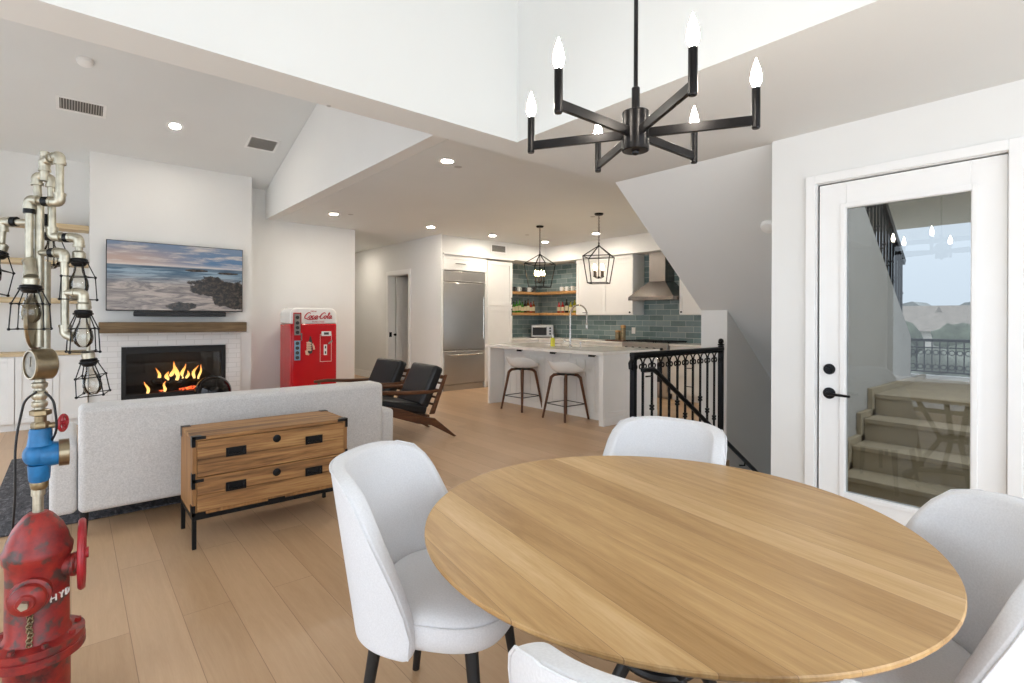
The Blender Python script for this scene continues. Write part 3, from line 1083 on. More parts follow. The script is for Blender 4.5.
# island
IX0, IX1, IY0, IY1 = 4.98, 6.12, 4.14, 6.44
t = thing('kitchen_island', 'white panelled kitchen island with a seating recess', 'island', (5.55, 5.3, 0))
KX = 5.27
mb = MB(); mb.box(KX, IY0 + .06, .0, IX1, IY1 - .06, .878); mb.build('body', 'cab', t)
for y0, y1 in ((IY0, IY0 + .055), (IY1 - .055, IY1)):
    mb = MB(); mb.box(IX0, y0, 0, IX1, y1, .878); ep = mb.build('end_panel', 'cab', t, bevel=.002)
mb = MB()
for a, b_, c0, c1 in ((IX0, IX0 + .09, 0, .878), (IX1 - .09, IX1, 0, .878), (IX0 + .09, IX1 - .09, .77, .878), (IX0 + .09, IX1 - .09, 0, .16)):
    mb.box(a, IY0 - .014, c0, b_, IY0 - .0005, c1)
mb.box(IX0 - .004, IY0 - .022, 0, IX1, IY0 - .015, .09)
mb.build('panel_frame', 'cab', t, bevel=.002)
mb = MB()
yy = IY0 + .06
n = 14
st = (IY1 - .06 - yy) / n
for i in range(n):
    mb.box(KX - .012, yy + st * i + .003, .1, KX - .0005, yy + st * (i + 1) - .003, .78)
mb.box(KX - .02, yy, 0, KX - .0005, IY1 - .06, .1)
mb.build('back_boarding', 'cab', t, bevel=.002)
for i in range(3):
    w3 = (IY1 - IY0 - .12) / 3
    mb = MB(); mb.box(KX - .02, IY0 + .06 + w3 * i + .004, .785, KX - .0005, IY0 + .06 + w3 * (i + 1) - .004, .872)
    dd = mb.build('drawer', 'cab', t, bevel=.002)
    mb = MB(); ym = IY0 + .06 + w3 * (i + .45)
    mb.box(KX - .05, ym - .055, .842, KX - .02, ym + .055, .866); mb.box(KX - .05, ym - .055, .826, KX - .044, ym + .055, .866)
    mb.build('cup_handle', 'black', dd)
# worktop with a sink cut-out
mb = MB()
WX0, WX1, WY0, WY1 = 4.95, 6.16, 4.11, 6.47
kx0, kx1, ky0, ky1 = 5.62, 6.02, 5.05, 5.85
mb.box(WX0, WY0, .879, kx0, WY1, .92); mb.box(kx1, WY0, .879, WX1, WY1, .92)
mb.box(kx0, WY0, .879, kx1, ky0, .92); mb.box(kx0, ky1, .879, kx1, WY1, .92)
tag(mb.build('countertop', 'quartz', None), 'pale quartz worktop on the kitchen island', 'countertop')

# gooseneck faucet, soap, dispenser
t = thing('faucet', 'brushed nickel gooseneck bridge faucet on the island worktop', 'faucet', (5.53, 5.20, .92), local=True)
mb = MB(); mb.lathe([(.028, 0), (.028, .015), (.016, .03), (.015, .2)], seg=16)
pth = [(0, 0, .2), (0, 0, .47)] + [(.0 + .115 * (1 - math.cos(a)), -.115 * .5 * (1 - math.cos(a)), (.47 + .14 * math.sin(a))) for a in [PI * i / 10 for i in range(1, 10)]] + [(.23, -.115, .44), (.23, -.115, .34)]
mb.tube(pth, .0125, 10)
mb.build('spout', 'chrome', t)
mb = MB(); mb.lathe([(.017, 0), (.019, .02), (.019, .08), (.013, .09)], (.23, -.115, .26), 14); mb.build('spray_head', 'chrome', t)
mb = MB(); mb.cyl((0, 0, .07), (-.03, .09, .075), .011); mb.lathe([(.018, 0), (.018, .03), (.01, .05)], (-.03, .09, .06), 12); mb.cyl((-.03, .09, .1), (-.07, .12, .125), .007)
mb.build('lever', 'chrome', t)
mb = MB(); mb.lathe([(.018, 0), (.018, .01), (.009, .015), (.009, .06), (.014, .065), (.014, .08), (0, .082)], (0, 0, 0), 12); mb.tube([(0, 0, .07), (.05, -.02, .078), (.06, -.025, .07)], .005, 8)
o = mb.build('soap_dispenser', 'chrome'); o.location = (5.53, 5.0, .92); tag(o, 'small nickel soap dispenser right of the island faucet', 'soap dispenser')
M['soapy'] = simple('yellow_soap', '#d9d54a', 0.25)
t = thing('soap_bottle', 'yellow dish soap bottle on the island worktop', 'soap bottle', (5.42, 5.45, .92), local=True)
mb = MB(); mb.lathe([(.03, 0), (.034, .01), (.034, .1), (.022, .125), (.012, .13)], seg=16); mb.build('bottle_body', 'soapy', t)
mb = MB(); mb.lathe([(.013, .13), (.013, .155), (.007, .16), (.007, .175), (0, .176)], seg=12); mb.build('cap', 'plasticw', t)


# bar stools
def make_stool(label):
    t = thing('bar_stool', label, 'stool', (0, 0, 0), 'stools at the island', local=True)
    # moulded low-back shell, sitter looks to +x
    mb = MB()
    nr, na = 9, 28
    rows = []
    for i in range(nr + 1):
        f = i / nr
        row = []
        for k in range(na):
            a = 2 * PI * k / na
            r = f
            x = .235 * r * math.cos(a); y = .27 * r * math.sin(a)
            back = max(0.0, -math.cos(a))
            side = abs(math.sin(a))
            z = .635 + (r ** 4) * (.02 + .115 * back ** .6 * 1.0 + .055 * side * (0.35 + .65 * (1 - max(0, math.cos(a)))))
            if math.cos(a) > 0:
                z -= .02 * (r ** 3) * math.cos(a)
            row.append(Vector((x, y, z)))
        rows.append(row)
    vs = []; fs = []
    for row in rows:
        vs += row
    base = len(vs)
    for row in rows:
        vs += [Vector((p.x * .97, p.y * .97, p.z - .032)) for p in row]
    for i in range(nr):
        for k in range(na):
            k2 = (k + 1) % na
            fs.append((i * na + k, (i + 1) * na + k, (i + 1) * na + k2, i * na + k2))
            fs.append((base + i * na + k, base + i * na + k2, base + (i + 1) * na + k2, base + (i + 1) * na + k))
    for k in range(na):
        k2 = (k + 1) % na
        fs.append((nr * na + k, base + nr * na + k, base + nr * na + k2, nr * na + k2))
    mb._add(vs, fs)
    mb.build('seat', 'white', t, smooth=60, sub=1)
    mb = MB()
    mb.lathe([(.05, .575), (.12, .585), (.13, .6)], seg=20)
    mb.build('mounting_plate', 'blackm', t)
    for sx, sy in ((1, 1), (1, -1), (-1, 1), (-1, -1)):
        mb = MB()
        mb.tube([(sx * .045, sy * .05, .592), (sx * .105, sy * .115, .58), (sx * .135, sy * .14, .545), (sx * .215, sy * .215, .0)], [.018, .021, .023, .0145], 10)
        mb.build('leg', 'walnutz', t)
    mb = MB()
    c_ = [(sx * .188, sy * .188, .2) for sx, sy in ((1, 1), (1, -1), (-1, -1), (-1, 1))]
    for i in range(4):
        mb.cyl(c_[i], c_[(i + 1) % 4], .006, seg=8)
    mb.build('footrest', 'blackm', t)
    return t


st = make_stool('white shell bar stool with walnut legs, nearer the refrigerator')
st.location = (5.04, 5.70, 0); st.rotation_euler = (0, 0, .06)
dup(st, (5.02, 4.80, 0), -.05, 'white shell bar stool with walnut legs, nearer the stair railing')


# lantern pendants over the island
def make_pendant(label):
    t = thing('pendant_lantern', label, 'pendant light', (0, 0, 0), 'lanterns over the island', local=True)
    # local origin on the ceiling; cage hangs below
    top, sh, bt = -.465, -.625, -1.005
    mb = MB(); mb.lathe([(.0, -.03), (.05, -.028), (.065, -.012), (.065, -.001)], seg=24); mb.build('ceiling_canopy', 'black', t)
    mb = MB()
    k = 0
    z = -.03
    while z > top + .04:
        mb.ring((0, 0, z - .016), .011, .0032, (1, 0, 0) if k % 2 else (0, 1, 0), 10, 5)
        z -= .0225; k += 1
    mb.ring((0, 0, top + .022), .02, .004, (0, 1, 0), 14, 6)
    mb.build('chain', 'black', t)
    mb = MB()
    A, B = .19, .135
    ct = [(A * sx, A * sy, sh) for sx, sy in ((1, 1), (1, -1), (-1, -1), (-1, 1))]
    cb = [(B * sx, B * sy, bt) for sx, sy in ((1, 1), (1, -1), (-1, -1), (-1, 1))]
    for i in range(4):
        mb.bar(ct[i], ct[(i + 1) % 4], .012, .012); mb.bar(cb[i], cb[(i + 1) % 4], .012, .012)
        mb.bar(ct[i], cb[i], .012, .012, (1, 0, 0)); mb.bar(ct[i], (0, 0, top), .012, .012)
    mb.ball((0, 0, top), .016)
    mb.build('cage', 'black', t)
    mb = MB(); mb.cyl((0, 0, top), (0, 0, -.92), .006, seg=8)
    mb.lathe([(0, -.945), (.02, -.935), (.02, -.915), (.006, -.905)], seg=14)
    for i in range(4):
        a = PI / 4 + i * PI / 2
        x, y = .075 * math.cos(a), .075 * math.sin(a)
        mb.tube([(0, 0, -.925), (x * .5, y * .5, -.935), (x, y, -.915)], .005, 6)
        mb.lathe([(.006, -.92), (.018, -.912), (.018, -.906)], (x, y, 0), 12)
    mb.build('arm_cluster', 'black', t)
    for i in range(4):
        a = PI / 4 + i * PI / 2
        x, y = .075 * math.cos(a), .075 * math.sin(a)
        mb = MB(); mb.cyl((x, y, -.906), (x, y, -.82), .011, seg=10); cd = mb.build('candle_sleeve', 'candle', t)
        mb = MB(); mb.lathe([(.007, -.82), (.016, -.795), (.0165, -.78), (.008, -.745), (.001, -.73)], (x, y, 0), 12); mb.build('bulb', 'bulbw', cd)
    return t


pd = make_pendant('black cage lantern hanging over the island, nearer the refrigerator')
pd.location = (5.85, 6.19, ZK); pd.rotation_euler = (0, 0, .35)
dup(pd, (5.79, 4.89, ZK), .5, 'black cage lantern hanging over the island, nearer the range hood')

# stair guard railing
t = thing('stair_railing', 'black wrought iron guard railing with scroll arches beside the stairwell', 'railing', (3.9, 2.44, 0))
GY = 2.445
g0, g1 = 3.31, 4.66
for x in (g0, g1):
    mb = MB(); mb.box(x - .02, GY - .02, 0, x + .02, GY + .02, 1.04); mb.box(x - .035, GY - .035, 0, x + .035, GY + .035, .02)
    if x == g1:
        mb.box(x - .02, GY - .02, 1.04, x + .02, GY + .02, 1.08); mb.lathe([(.012, 1.08), (.03, 1.085), (.03, 1.095), (.014, 1.105), (.026, 1.125), (.018, 1.145), (0, 1.152)], (x, GY, 0), 14)
        for a in ((.03, 0), (-.03, 0)):
            mb.ball((x + a[0], GY, 1.115), .012, 8, 6)
    else:
        mb.tube([(x + .06, GY, 1.035), (x, GY, 1.02), (x - .035, GY, .985), (x - .035, GY, .95), (x - .01, GY, .935)], [.02, .022, .02, .016, .008], 10)
    mb.build('newel_post', 'black', t, bevel=.002)
mb = MB(); mb.box(g0 - .02, GY - .026, 1.035, g1 + .02, GY + .026, 1.07); mb.box(g0, GY - .012, 1.02, g1, GY + .012, 1.036)
mb.build('top_rail', 'black', t, bevel=.008)
mb = MB(); mb.box(g0 + .02, GY - .01, .08, g1 - .02, GY + .01, .10); mb.build('bottom_rail', 'black', t)
nb = 10
for i in range(nb):
    x = g0 + (g1 - g0) * (i + 1) / (nb + 1)
    mb = MB(); mb.box(x - .0075, GY - .0075, .10, x + .0075, GY + .0075, .985)
    for zz in (((.42,), (.62, .3), (.5,))[i % 3]):
        mb.box(x - .014, GY - .014, zz - .02, x + .014, GY + .014, zz - .005); mb.box(x - .014, GY - .014, zz + .005, x + .014, GY + .014, zz + .02)
        mb.ball((x, GY, zz), .015, 10, 6)
    mb.build('baluster', 'black', t)
mb = MB()
sp_ = (g1 - g0) / (nb + 1)
for i in range(nb + 1):
    xm = g0 + sp_ * (i + .5)
    mb.ring((xm, GY, .975), sp_ * .42, .007, (0, 1, 0), 14, 6, (PI, 2 * PI) if False else (0, -PI))
    for s_ in (-1, 1):
        mb.ring((xm + s_ * sp_ * .27, GY, .955), sp_ * .14, .006, (0, 1, 0), 14, 6)
mb.build('scrollwork', 'black', t)
# raking handrail of the descending flight
t = thing('stair_handrail', 'black handrail running down the stair inside the guard railing', 'handrail', (3.9, 2.38, 0))
HYR = 2.375
mb = MB()
mb.tube([(g0 + .02, HYR, .935), (3.47, HYR, .935), (3.52, HYR, .91), (5.6, HYR, -.43)], [.018, .02, .02, .02], 10)
mb.build('rail', 'black', t)
for x in (3.45, 4.3, 5.0):
    z = .935 if x < 3.5 else .91 - (x - 3.52) * .644
    mb = MB()
    mb.tube([(x, HYR, z - .02), (x, HYR, z - .05), (x, 2.43, z - .06)], .007, 8)
    mb.build('bracket', 'black', t)


# ================================================================== LIVING ROOM
def tvmat():
    s = NT('seascape_screen')
    c = s.n('ShaderNodeTexCoord')
    sep = s.n('ShaderNodeSeparateXYZ'); s.l(c.outputs['Generated'], sep.inputs[0])
    u, v = sep.outputs[0], sep.outputs[2]

    def noise(sx, sy, scale, detail=5.0, dist=0.0, off=0.0):
        cm = s.n('ShaderNodeCombineXYZ')
        s.l(s.math('MULTIPLY_ADD', u, sx, off), cm.inputs[0]); s.l(s.math('MULTIPLY', v, sy), cm.inputs[1])
        nz = s.n('ShaderNodeTexNoise', Scale=scale, Detail=detail, Distortion=dist, Roughness=.62)
        s.l(cm.outputs[0], nz.inputs['Vector'])
        return nz.outputs[0]

    def smooth(x, a, b_):
        mr = s.n('ShaderNodeMapRange', interpolation_type='SMOOTHSTEP')
        s.l(x, mr.inputs[0]); mr.inputs[1].default_value = a; mr.inputs[2].default_value = b_
        return mr.outputs[0]
    # sky: warm low left, blue right, cloud streaks
    sky0 = s.mix(smooth(u, .1, .8), srgb('#b79c90'), srgb('#4f7396'))
    sky1 = s.mix(smooth(v, .75, 1.0), sky0, srgb('#6d7f96'))
    sky = s.mix(smooth(noise(1.2, 5, 3.0), .45, .7), sky1, srgb('#c9bcb2'))
    hz = s.mix(smooth(v, .62, .74), srgb('#e4d2c4'), sky)
    # sea and wet sand
    sea0 = s.mix(smooth(noise(1, 9, 3.0), .4, .62), srgb('#3d5a70'), srgb('#8ea2ae'))
    sand = s.mix(smooth(noise(1.5, 4, 3.2, 6.0, 1.5), .35, .65), srgb('#6c6462'), srgb('#b3a59b'))
    sea = s.mix(smooth(v, .34, .58), sand, sea0)
    pic = s.mix(smooth(v, .655, .675), sea, hz)
    dk = s.math('MULTIPLY', smooth(v, .60, .645), s.math('SUBTRACT', 1.0, smooth(v, .648, .665)))
    pic = s.mix(s.math('MULTIPLY', dk, .7), pic, srgb('#2c4358'))
    # rocks: noisy ellipses lower right, and a skerry on the horizon
    nrock = noise(6, 4, 1.6, 6.0)

    def blob(cx, cy, rx, ry, k=.55):
        du = s.math('DIVIDE', s.math('SUBTRACT', u, cx), rx); dv = s.math('DIVIDE', s.math('SUBTRACT', v, cy), ry)
        d = s.math('SQRT', s.math('ADD', s.math('MULTIPLY', du, du), s.math('MULTIPLY', dv, dv)))
        d = s.math('ADD', d, s.math('MULTIPLY', s.math('SUBTRACT', nrock, .5), k * 2.6))
        return s.math('SUBTRACT', 1.0, smooth(d, .85, .98))
    rock = blob(.78, .38, .21, .15, .75)
    for a in ((.94, .20, .19, .2), (.52, .06, .12, .08), (.63, .625, .09, .022), (.88, .60, .09, .022), (.66, .34, .1, .09)):
        rock = s.math('MAXIMUM', rock, blob(*a))
    rcol = s.mix(smooth(noise(14, 9, 2.2, 6.0), .42, .68), srgb('#0e0c0a'), srgb('#4f4136'))
    pic = s.mix(rock, pic, rcol)
    s.l(pic, s.p.inputs['Emission Color'])
    s.p.inputs['Emission Strength'].default_value = 0.75
    s.p.inputs['Base Color'].default_value = (.01, .01, .01, 1)
    s.p.inputs['Roughness'].default_value = 0.25
    return s.m


M['screen'] = tvmat()
t = thing('television', 'large wall television showing a rocky beach seascape', 'television', (1.1, 8.27, 1.42))
TX0, TX1, TZ0, TZ1, TY = 0.32, 1.875, 1.405, 2.30, 8.215
mb = MB(); mb.box(TX0, TY, TZ0, TX1, TY + .045, TZ1); mb.box(TX0 + .3, TY + .045, TZ0 + .2, TX1 - .3, CY - .001, TZ1 - .25)
mb.build('casing', 'screenb', t, bevel=.004)
mb = MB(); mb.box(TX0 + .008, TY - .003, TZ0 + .014, TX1 - .008, TY - .0005, TZ1 - .008)
mb.build('screen', 'screen', t, smooth=False)

t = thing('soundbar', 'black soundbar mounted under the television', 'soundbar', (1.1, 8.2, 1.33))
mb = MB(); mb.box(.60, 8.15, 1.335, 1.65, 8.24, 1.402); mb.box(.8, 8.24, 1.35, .9, CY - .001, 1.39); mb.box(1.35, 8.24, 1.35, 1.45, CY - .001, 1.39)
mb.build('body', 'blackm', t, bevel=.012)
mb = MB(); mb.box(.62, 8.146, 1.342, 1.63, 8.149, 1.395); mb.build('speaker_grille', 'screenb', t)

mb = MB(); mb.box(.25, 8.06, 1.125, 1.895, CY - .031, 1.26)
tag(mb.build('mantel_shelf', 'mantel', None, bevel=.006), 'weathered wood beam mantel above the fireplace', 'mantel')

# fireplace insert with logs and flames
t = thing('fireplace', 'black linear gas fireplace insert with burning logs', 'fireplace', (1.07, 8.4, FZ0))
mb = MB()
fy = CY - .042
mb.box(FX0 + .002, fy, FZ0, FX0 + .05, CY + .02, FZ1); mb.box(FX1 - .05, fy, FZ0, FX1 - .002, CY + .02, FZ1)
mb.box(FX0 + .05, fy, FZ1 - .09, FX1 - .05, CY + .02, FZ1 - .002); mb.box(FX0 + .05, fy, FZ0 + .002, FX1 - .05, CY + .02, FZ0 + .07)
mb.box(FX0 + .06, fy - .006, FZ1 - .03, FX1 - .06, fy, FZ1 - .022)
mb.build('frame', 'blackm', t, bevel=.003)
mb = MB()
mb.box(FX0 + .005, 8.58, FZ0 + .005, FX1 - .005, 8.597, FZ1 - .005); mb.box(FX0 + .003, CY + .02, FZ0, FX0 + .02, 8.58, FZ1)
mb.box(FX1 - .02, CY + .02, FZ0, FX1 - .003, 8.58, FZ1); mb.box(FX0, CY + .02, FZ0 + .003, FX1, 8.58, FZ0 + .06); mb.box(FX0, CY + .02, FZ1 - .04, FX1, 8.58, FZ1 - .003)
mb.build('firebox', 'dark', t)
mb = MB(); mb.box(FX0 + .05, CY - .01, FZ0 + .07, FX1 - .05, CY - .006, FZ1 - .09)
mb.build('glass_front', 'fireglass', t, smooth=False)
M['bark'] = simple('charred_log', '#3a2c24', .9, var=.5, nscale=18, bump=.5, bscale=30)
em = NT('glowing_embers')
v_ = em.coord(); nz = em.n('ShaderNodeTexNoise', Scale=30.0, Detail=3.0); em.l(v_, nz.inputs['Vector'])
em.l(em.ramp(nz.outputs[0], [(.35, (0.05, .01, .01, 1)), (.55, (1, .12, .03, 1)), (.7, (1, .3, .08, 1))]), em.p.inputs['Emission Color'])
em.p.inputs['Emission Strength'].default_value = 2.8
em.p.inputs['Base Color'].default_value = (.05, .03, .02, 1)
M['ember'] = em.m
fl = NT('flame')
c_ = fl.n('ShaderNodeTexCoord'); sp2 = fl.n('ShaderNodeSeparateXYZ'); fl.l(c_.outputs['Generated'], sp2.inputs[0])
fl.l(fl.ramp(sp2.outputs[2], [(0, (1, .62, .22, 1)), (.5, (1, .5, .12, 1)), (1, (1, .22, .03, 1))]), fl.p.inputs['Emission Color'])
fl.p.inputs['Emission Strength'].default_value = 3.0
fl.p.inputs['Base Color'].default_value = (.1, .04, .01, 1)
M['flame'] = fl.m
logs = [((.72, 8.44, .40), (1.12, 8.40, .37), .05), ((1.02, 8.46, .38), (1.42, 8.40, .42), .048), ((.82, 8.40, .45), (1.22, 8.46, .53), .04), ((1.08, 8.38, .36), (1.32, 8.5, .56), .036), ((.9, 8.5, .36), (1.35, 8.52, .36), .05)]
for p0, p1, r in logs:
    mb = MB()
    p0 = Vector(p0); p1 = Vector(p1)
    pts = [p0.lerp(p1, i / 6) + Vector((0, 0, .012 * math.sin(i * 2.1))) for i in range(7)]
    mb.tube(pts, [r * (.9 + .15 * random.random()) for _ in pts], 12)
    mb.build('log', 'bark', t)
mb = MB()
for i in range(26):
    mb.ball((.85 + .5 * random.random(), 8.42 + .1 * random.random(), .33 + .05 * random.random()), .028 + .02 * random.random(), 8, 5, (1, .8, .7))
mb.build('ember_bed', 'ember', t)


def flame(x, y, z, h, r, lean):
    mb = MB()
    pts = []; rs = []
    for i in range(9):
        f = i / 8
        pts.append((x + lean * f * f + .012 * math.sin(f * 6 + x * 40), y, z + h * f))
        rs.append(max(.002, r * math.sin(PI * min(1, (f * .86 + .14))) ** .8 * (1 - f * .55)))
    mb.tube(pts, rs, 10)
    return mb.build('flame', 'flame', t)


for a in ((.77, 8.39, .30, .17, .022, -.03), (.95, 8.38, .32, .14, .024, .02), (1.10, 8.42, .46, .26, .035, -.03), (1.04, 8.42, .48, .18, .03, .03), (1.17, 8.43, .48, .2, .026, .03),
          (.90, 8.42, .44, .2, .026, -.03), (.99, 8.4, .47, .12, .03, 0), (1.30, 8.43, .47, .18, .024, .05), (1.37, 8.43, .46, .2, .018, .03), (1.22, 8.4, .48, .11, .022, .02)):
    flame(*a)

# glossy sphere on the floor by the hearth
M['glossb'] = simple('glossy_dark_sphere', '#1a1716', .12, .5, var=.5, nscale=4)
t = thing('decorative_globe', 'large glossy dark globe on a ring stand before the fireplace', 'globe', (1.42, 7.75, 0), local=True)
mb = MB(); mb.ball((0, 0, .345), .215, 32, 20); mb.build('sphere', 'glossb', t, smooth=80)
mb = MB(); mb.ring((0, 0, .17), .14, .012); mb.ring((0, 0, .012), .16, .012)
for i in range(3):
    a = i * 2.1
    mb.cyl((.14 * math.cos(a), .14 * math.sin(a), .17), (.16 * math.cos(a), .16 * math.sin(a), .01), .008)
mb.build('ring_stand', 'black', t)

# ---- vintage bottle vending machine
M['cokered'] = simple('enamel_red', '#c3141f', .22, var=.05, coat=.3)
M['cokewhite'] = simple('enamel_white', '#efefec', .22, var=.01, coat=.3)
t = thing('vending_machine', 'red and white vintage bottle vending machine before the back wall', 'vending machine', (2.78, 8.1, 0))
VX0, VX1, VY0, VY1, VZ = 2.43, 3.125, 7.87, 8.36, 1.475
ZW = 1.235


def rounded_top(x0, x1, z0, z1, r, n=8):
    pts = [(x0, z0), (x1, z0)]
    for i in range(n + 1):
        a = PI / 2 * i / n
        pts.append((x1 - r + r * math.cos(a), z1 - r + r * math.sin(a)))
    for i in range(n + 1):
        a = PI / 2 + PI / 2 * i / n
        pts.append((x0 + r + r * math.cos(a), z1 - r + r * math.sin(a)))
    return pts


mb = MB(); mb.box(VX0, VY0, .06, VX1, VY1, ZW); mb.box(VX0 + .03, VY0 + .03, 0, VX1 - .03, VY1 - .03, .06)
mb.build('body', 'cokered', t, bevel=.018)
mb = MB(); mb.prism([(x, VY0 + .002, z) for x, z in rounded_top(VX0, VX1, ZW + .001, VZ, .10)], (0, VY1 - VY0 - .004, 0))
mb.build('top_hood', 'cokewhite', t, bevel=.02, seg=3)
mb = MB(); mb.box(VX0 + .03, VY0 - .018, .1, VX1 - .02, VY0 - .0005, ZW - .01)
door = mb.build('door', 'cokered', t, bevel=.01)
mb = MB(); mb.box(VX0 + .035, VY0 - .03, .68, VX0 + .15, VY0 - .018, 1.40); mb.build('selector_panel', 'cokered', t, bevel=.003)
mb = MB(); mb.box(VX0 + .05, VY0 - .034, 1.07, VX0 + .135, VY0 - .0305, 1.385); mb.build('bottle_window', 'steel', t)
M['wpblue'] = simple('pale_blue_window', '#8fb3c9', .2, var=.2)
mb = MB(); mb.box(VX0 + .05, VY0 - .034, .70, VX0 + .135, VY0 - .0305, .99); mb.build('bottle_window', 'wpblue', t)
for z in (1.11, 1.18, 1.25, 1.33, .74, .81, .88, .95):
    mb = MB(); mb.lathe([(.026, 0), (.026, .006), (.018, .008), (0, .009)], (VX0 + .092, VY0 - .034, z), 14, NY); mb.build('bottle_port', 'dark', t)
mb = MB(); mb.box(VX0 + .14, VY0 - .05, .99, VX0 + .155, VY0 - .03, 1.1); mb.build('lever', 'chrome', t)
# payment plate on the right with slot, handle and lock
M['pinline'] = simple('cream_line', '#e8d8d0', .4)
mb = MB()
for a in ((.43, .56, .435, .98), (.60, .56, .605, .98), (.43, .56, .605, .566), (.43, .974, .605, .98)):
    mb.box(VX0 + a[0], VY0 - .020, a[1] + .1, VX0 + a[2], VY0 - .0185, a[3] + .1)
mb.build('outline', 'pinline', door)
mb = MB(); mb.box(VX0 + .45, VY0 - .028, 1.05, VX0 + .6, VY0 - .0185, 1.12); pl = mb.build('coin_plate', 'cokewhite', door, bevel=.008)
mb = MB(); mb.box(VX0 + .485, VY0 - .03, 1.07, VX0 + .56, VY0 - .0285, 1.105); mb.build('coin_slot', 'dark', pl)
mb = MB(); mb.bar((VX0 + .55, VY0 - .03, .93), (VX0 + .61, VY0 - .03, .98), .02, .02, NY); mb.build('crank_handle', 'chrome', door)
mb = MB(); mb.box(VX0 + .485, VY0 - .026, .76, VX0 + .535, VY0 - .0185, .92); mb.build('return_plate', 'cokewhite', door, bevel=.01)
mb = MB(); mb.box(VX0 + .5, VY0 - .028, .78, VX0 + .52, VY0 - .0265, .82); mb.box(VX0 + .5, VY0 - .028, .86, VX0 + .52, VY0 - .0265, .9); mb.build('return_slot', 'dark', door)
# printed hand holding a bottle: bottle silhouette and wrapped fingers as one decal
mb = MB()
bx_, bz_ = VX0 + .285, .79
prof = [(.016, 0), (.03, .02), (.033, .06), (.027, .10), (.034, .14), (.026, .19), (.012, .23), (.011, .26)]
mb.prism([(bx_ + r, VY0 - .0188, bz_ + z) for r, z in prof] + [(bx_ - r, VY0 - .0188, bz_ + z) for r, z in reversed(prof)], (0, -.002, 0))
mb.build('bottle_decal', 'dark', door)
M['skinp'] = simple('printed_skin', '#e8c4ac', .4)
mb = MB()
for i in range(4):
    mb.tube([(bx_ - .055, VY0 - .0195, bz_ + .055 + i * .034), (bx_ - .02, VY0 - .021, bz_ + .062 + i * .034), (bx_ + .012, VY0 - .0205, bz_ + .05 + i * .034)], [.016, .016, .013], 8)
mb.tube([(bx_ + .055, VY0 - .0195, bz_ + .06), (bx_ + .05, VY0 - .021, bz_ + .1), (bx_ + .03, VY0 - .0205, bz_ + .15)], [.014, .014, .011], 8)
mb.tube([(bx_ - .06, VY0 - .0195, bz_ + .05), (bx_ - .05, VY0 - .0195, bz_ + .0), (bx_ - .02, VY0 - .0195, bz_ - .01)], [.018, .022, .014], 8)
mb.build('hand_decal', 'skinp', door)

# flowing script lettering on the white hood
M['scriptred'] = simple('script_red', '#b3202c', .35)


def script(strokes, ox, oz, sc, y, rad):
    mb = MB()
    for st_ in strokes:
        pts = [Vector((ox + (px_ + .22 * pz_) * sc, y, oz + pz_ * sc)) for px_, pz_ in st_]
        # Catmull-Rom smoothing
        sm = []
        for i in range(len(pts) - 1):
            a = pts[max(0, i - 1)]; b1 = pts[i]; b2 = pts[i + 1]; d = pts[min(len(pts) - 1, i + 2)]
            for k in range(5):
                q = k / 5
                sm.append(.5 * ((2 * b1) + (b2 - a) * q + (2 * a - 5 * b1 + 4 * b2 - d) * q * q + (-a + 3 * b1 - 3 * b2 + d) * q ** 3))
        sm.append(pts[-1])
        n = len(sm)
        mb.tube(sm, [rad * (.55 + .6 * math.sin(PI * i / (n - 1))) for i in range(n)], 6)
    return mb


C1 = [(1.15, .95), (1.05, 1.2), (.8, 1.22), (.45, .95), (.22, .5), (.25, .12), (.5, 0), (.8, .12), (1.0, .4)]
o1 = [(1.35, .62), (1.15, .55), (1.05, .25), (1.2, .02), (1.42, .12), (1.5, .42), (1.35, .62), (1.5, .52), (1.7, .5)]
c1 = [(2.08, .5), (1.95, .62), (1.75, .5), (1.7, .2), (1.85, .02), (2.1, .15), (2.25, .35)]
a1 = [(2.75, .55), (2.55, .62), (2.35, .42), (2.32, .15), (2.45, .02), (2.65, .2), (2.75, .58), (2.72, .15), (2.82, .02), (3.0, .2)]
hy_ = [(3.0, .42), (3.2, .42)]
C2 = [(x + 3.15, z) for x, z in C1]
o2 = [(x + 3.15, z) for x, z in o1]
l2 = [(4.85, .4), (5.1, .75), (5.2, 1.15), (5.08, 1.22), (4.98, .8), (4.95, .2), (5.05, .02), (5.25, .2)]
a2 = [(x + 2.95, z) for x, z in a1]
sw = [(.6, -.02), (.9, -.2), (1.5, -.22), (2.3, -.12), (2.9, -.18)]
mb = script([C1, o1, c1, a1, hy_, C2, o2, l2, a2, sw], VX0 + .19, 1.315, .072, VY0 - .002, .0075)
mb.build('lettering', 'scriptred', t)
mb = MB(); mb.text('DRINK', .03, (VX0 + .34, VY0 + .001, 1.422), (1, 0, 0), (0, 0, 1), .002)
mb.text('IN BOTTLES', .034, (VX0 + .41, VY0 + .001, 1.266), (1, 0, 0), (0, 0, 1), .002)
mb.build('lettering', 'scriptred', t, smooth=False)

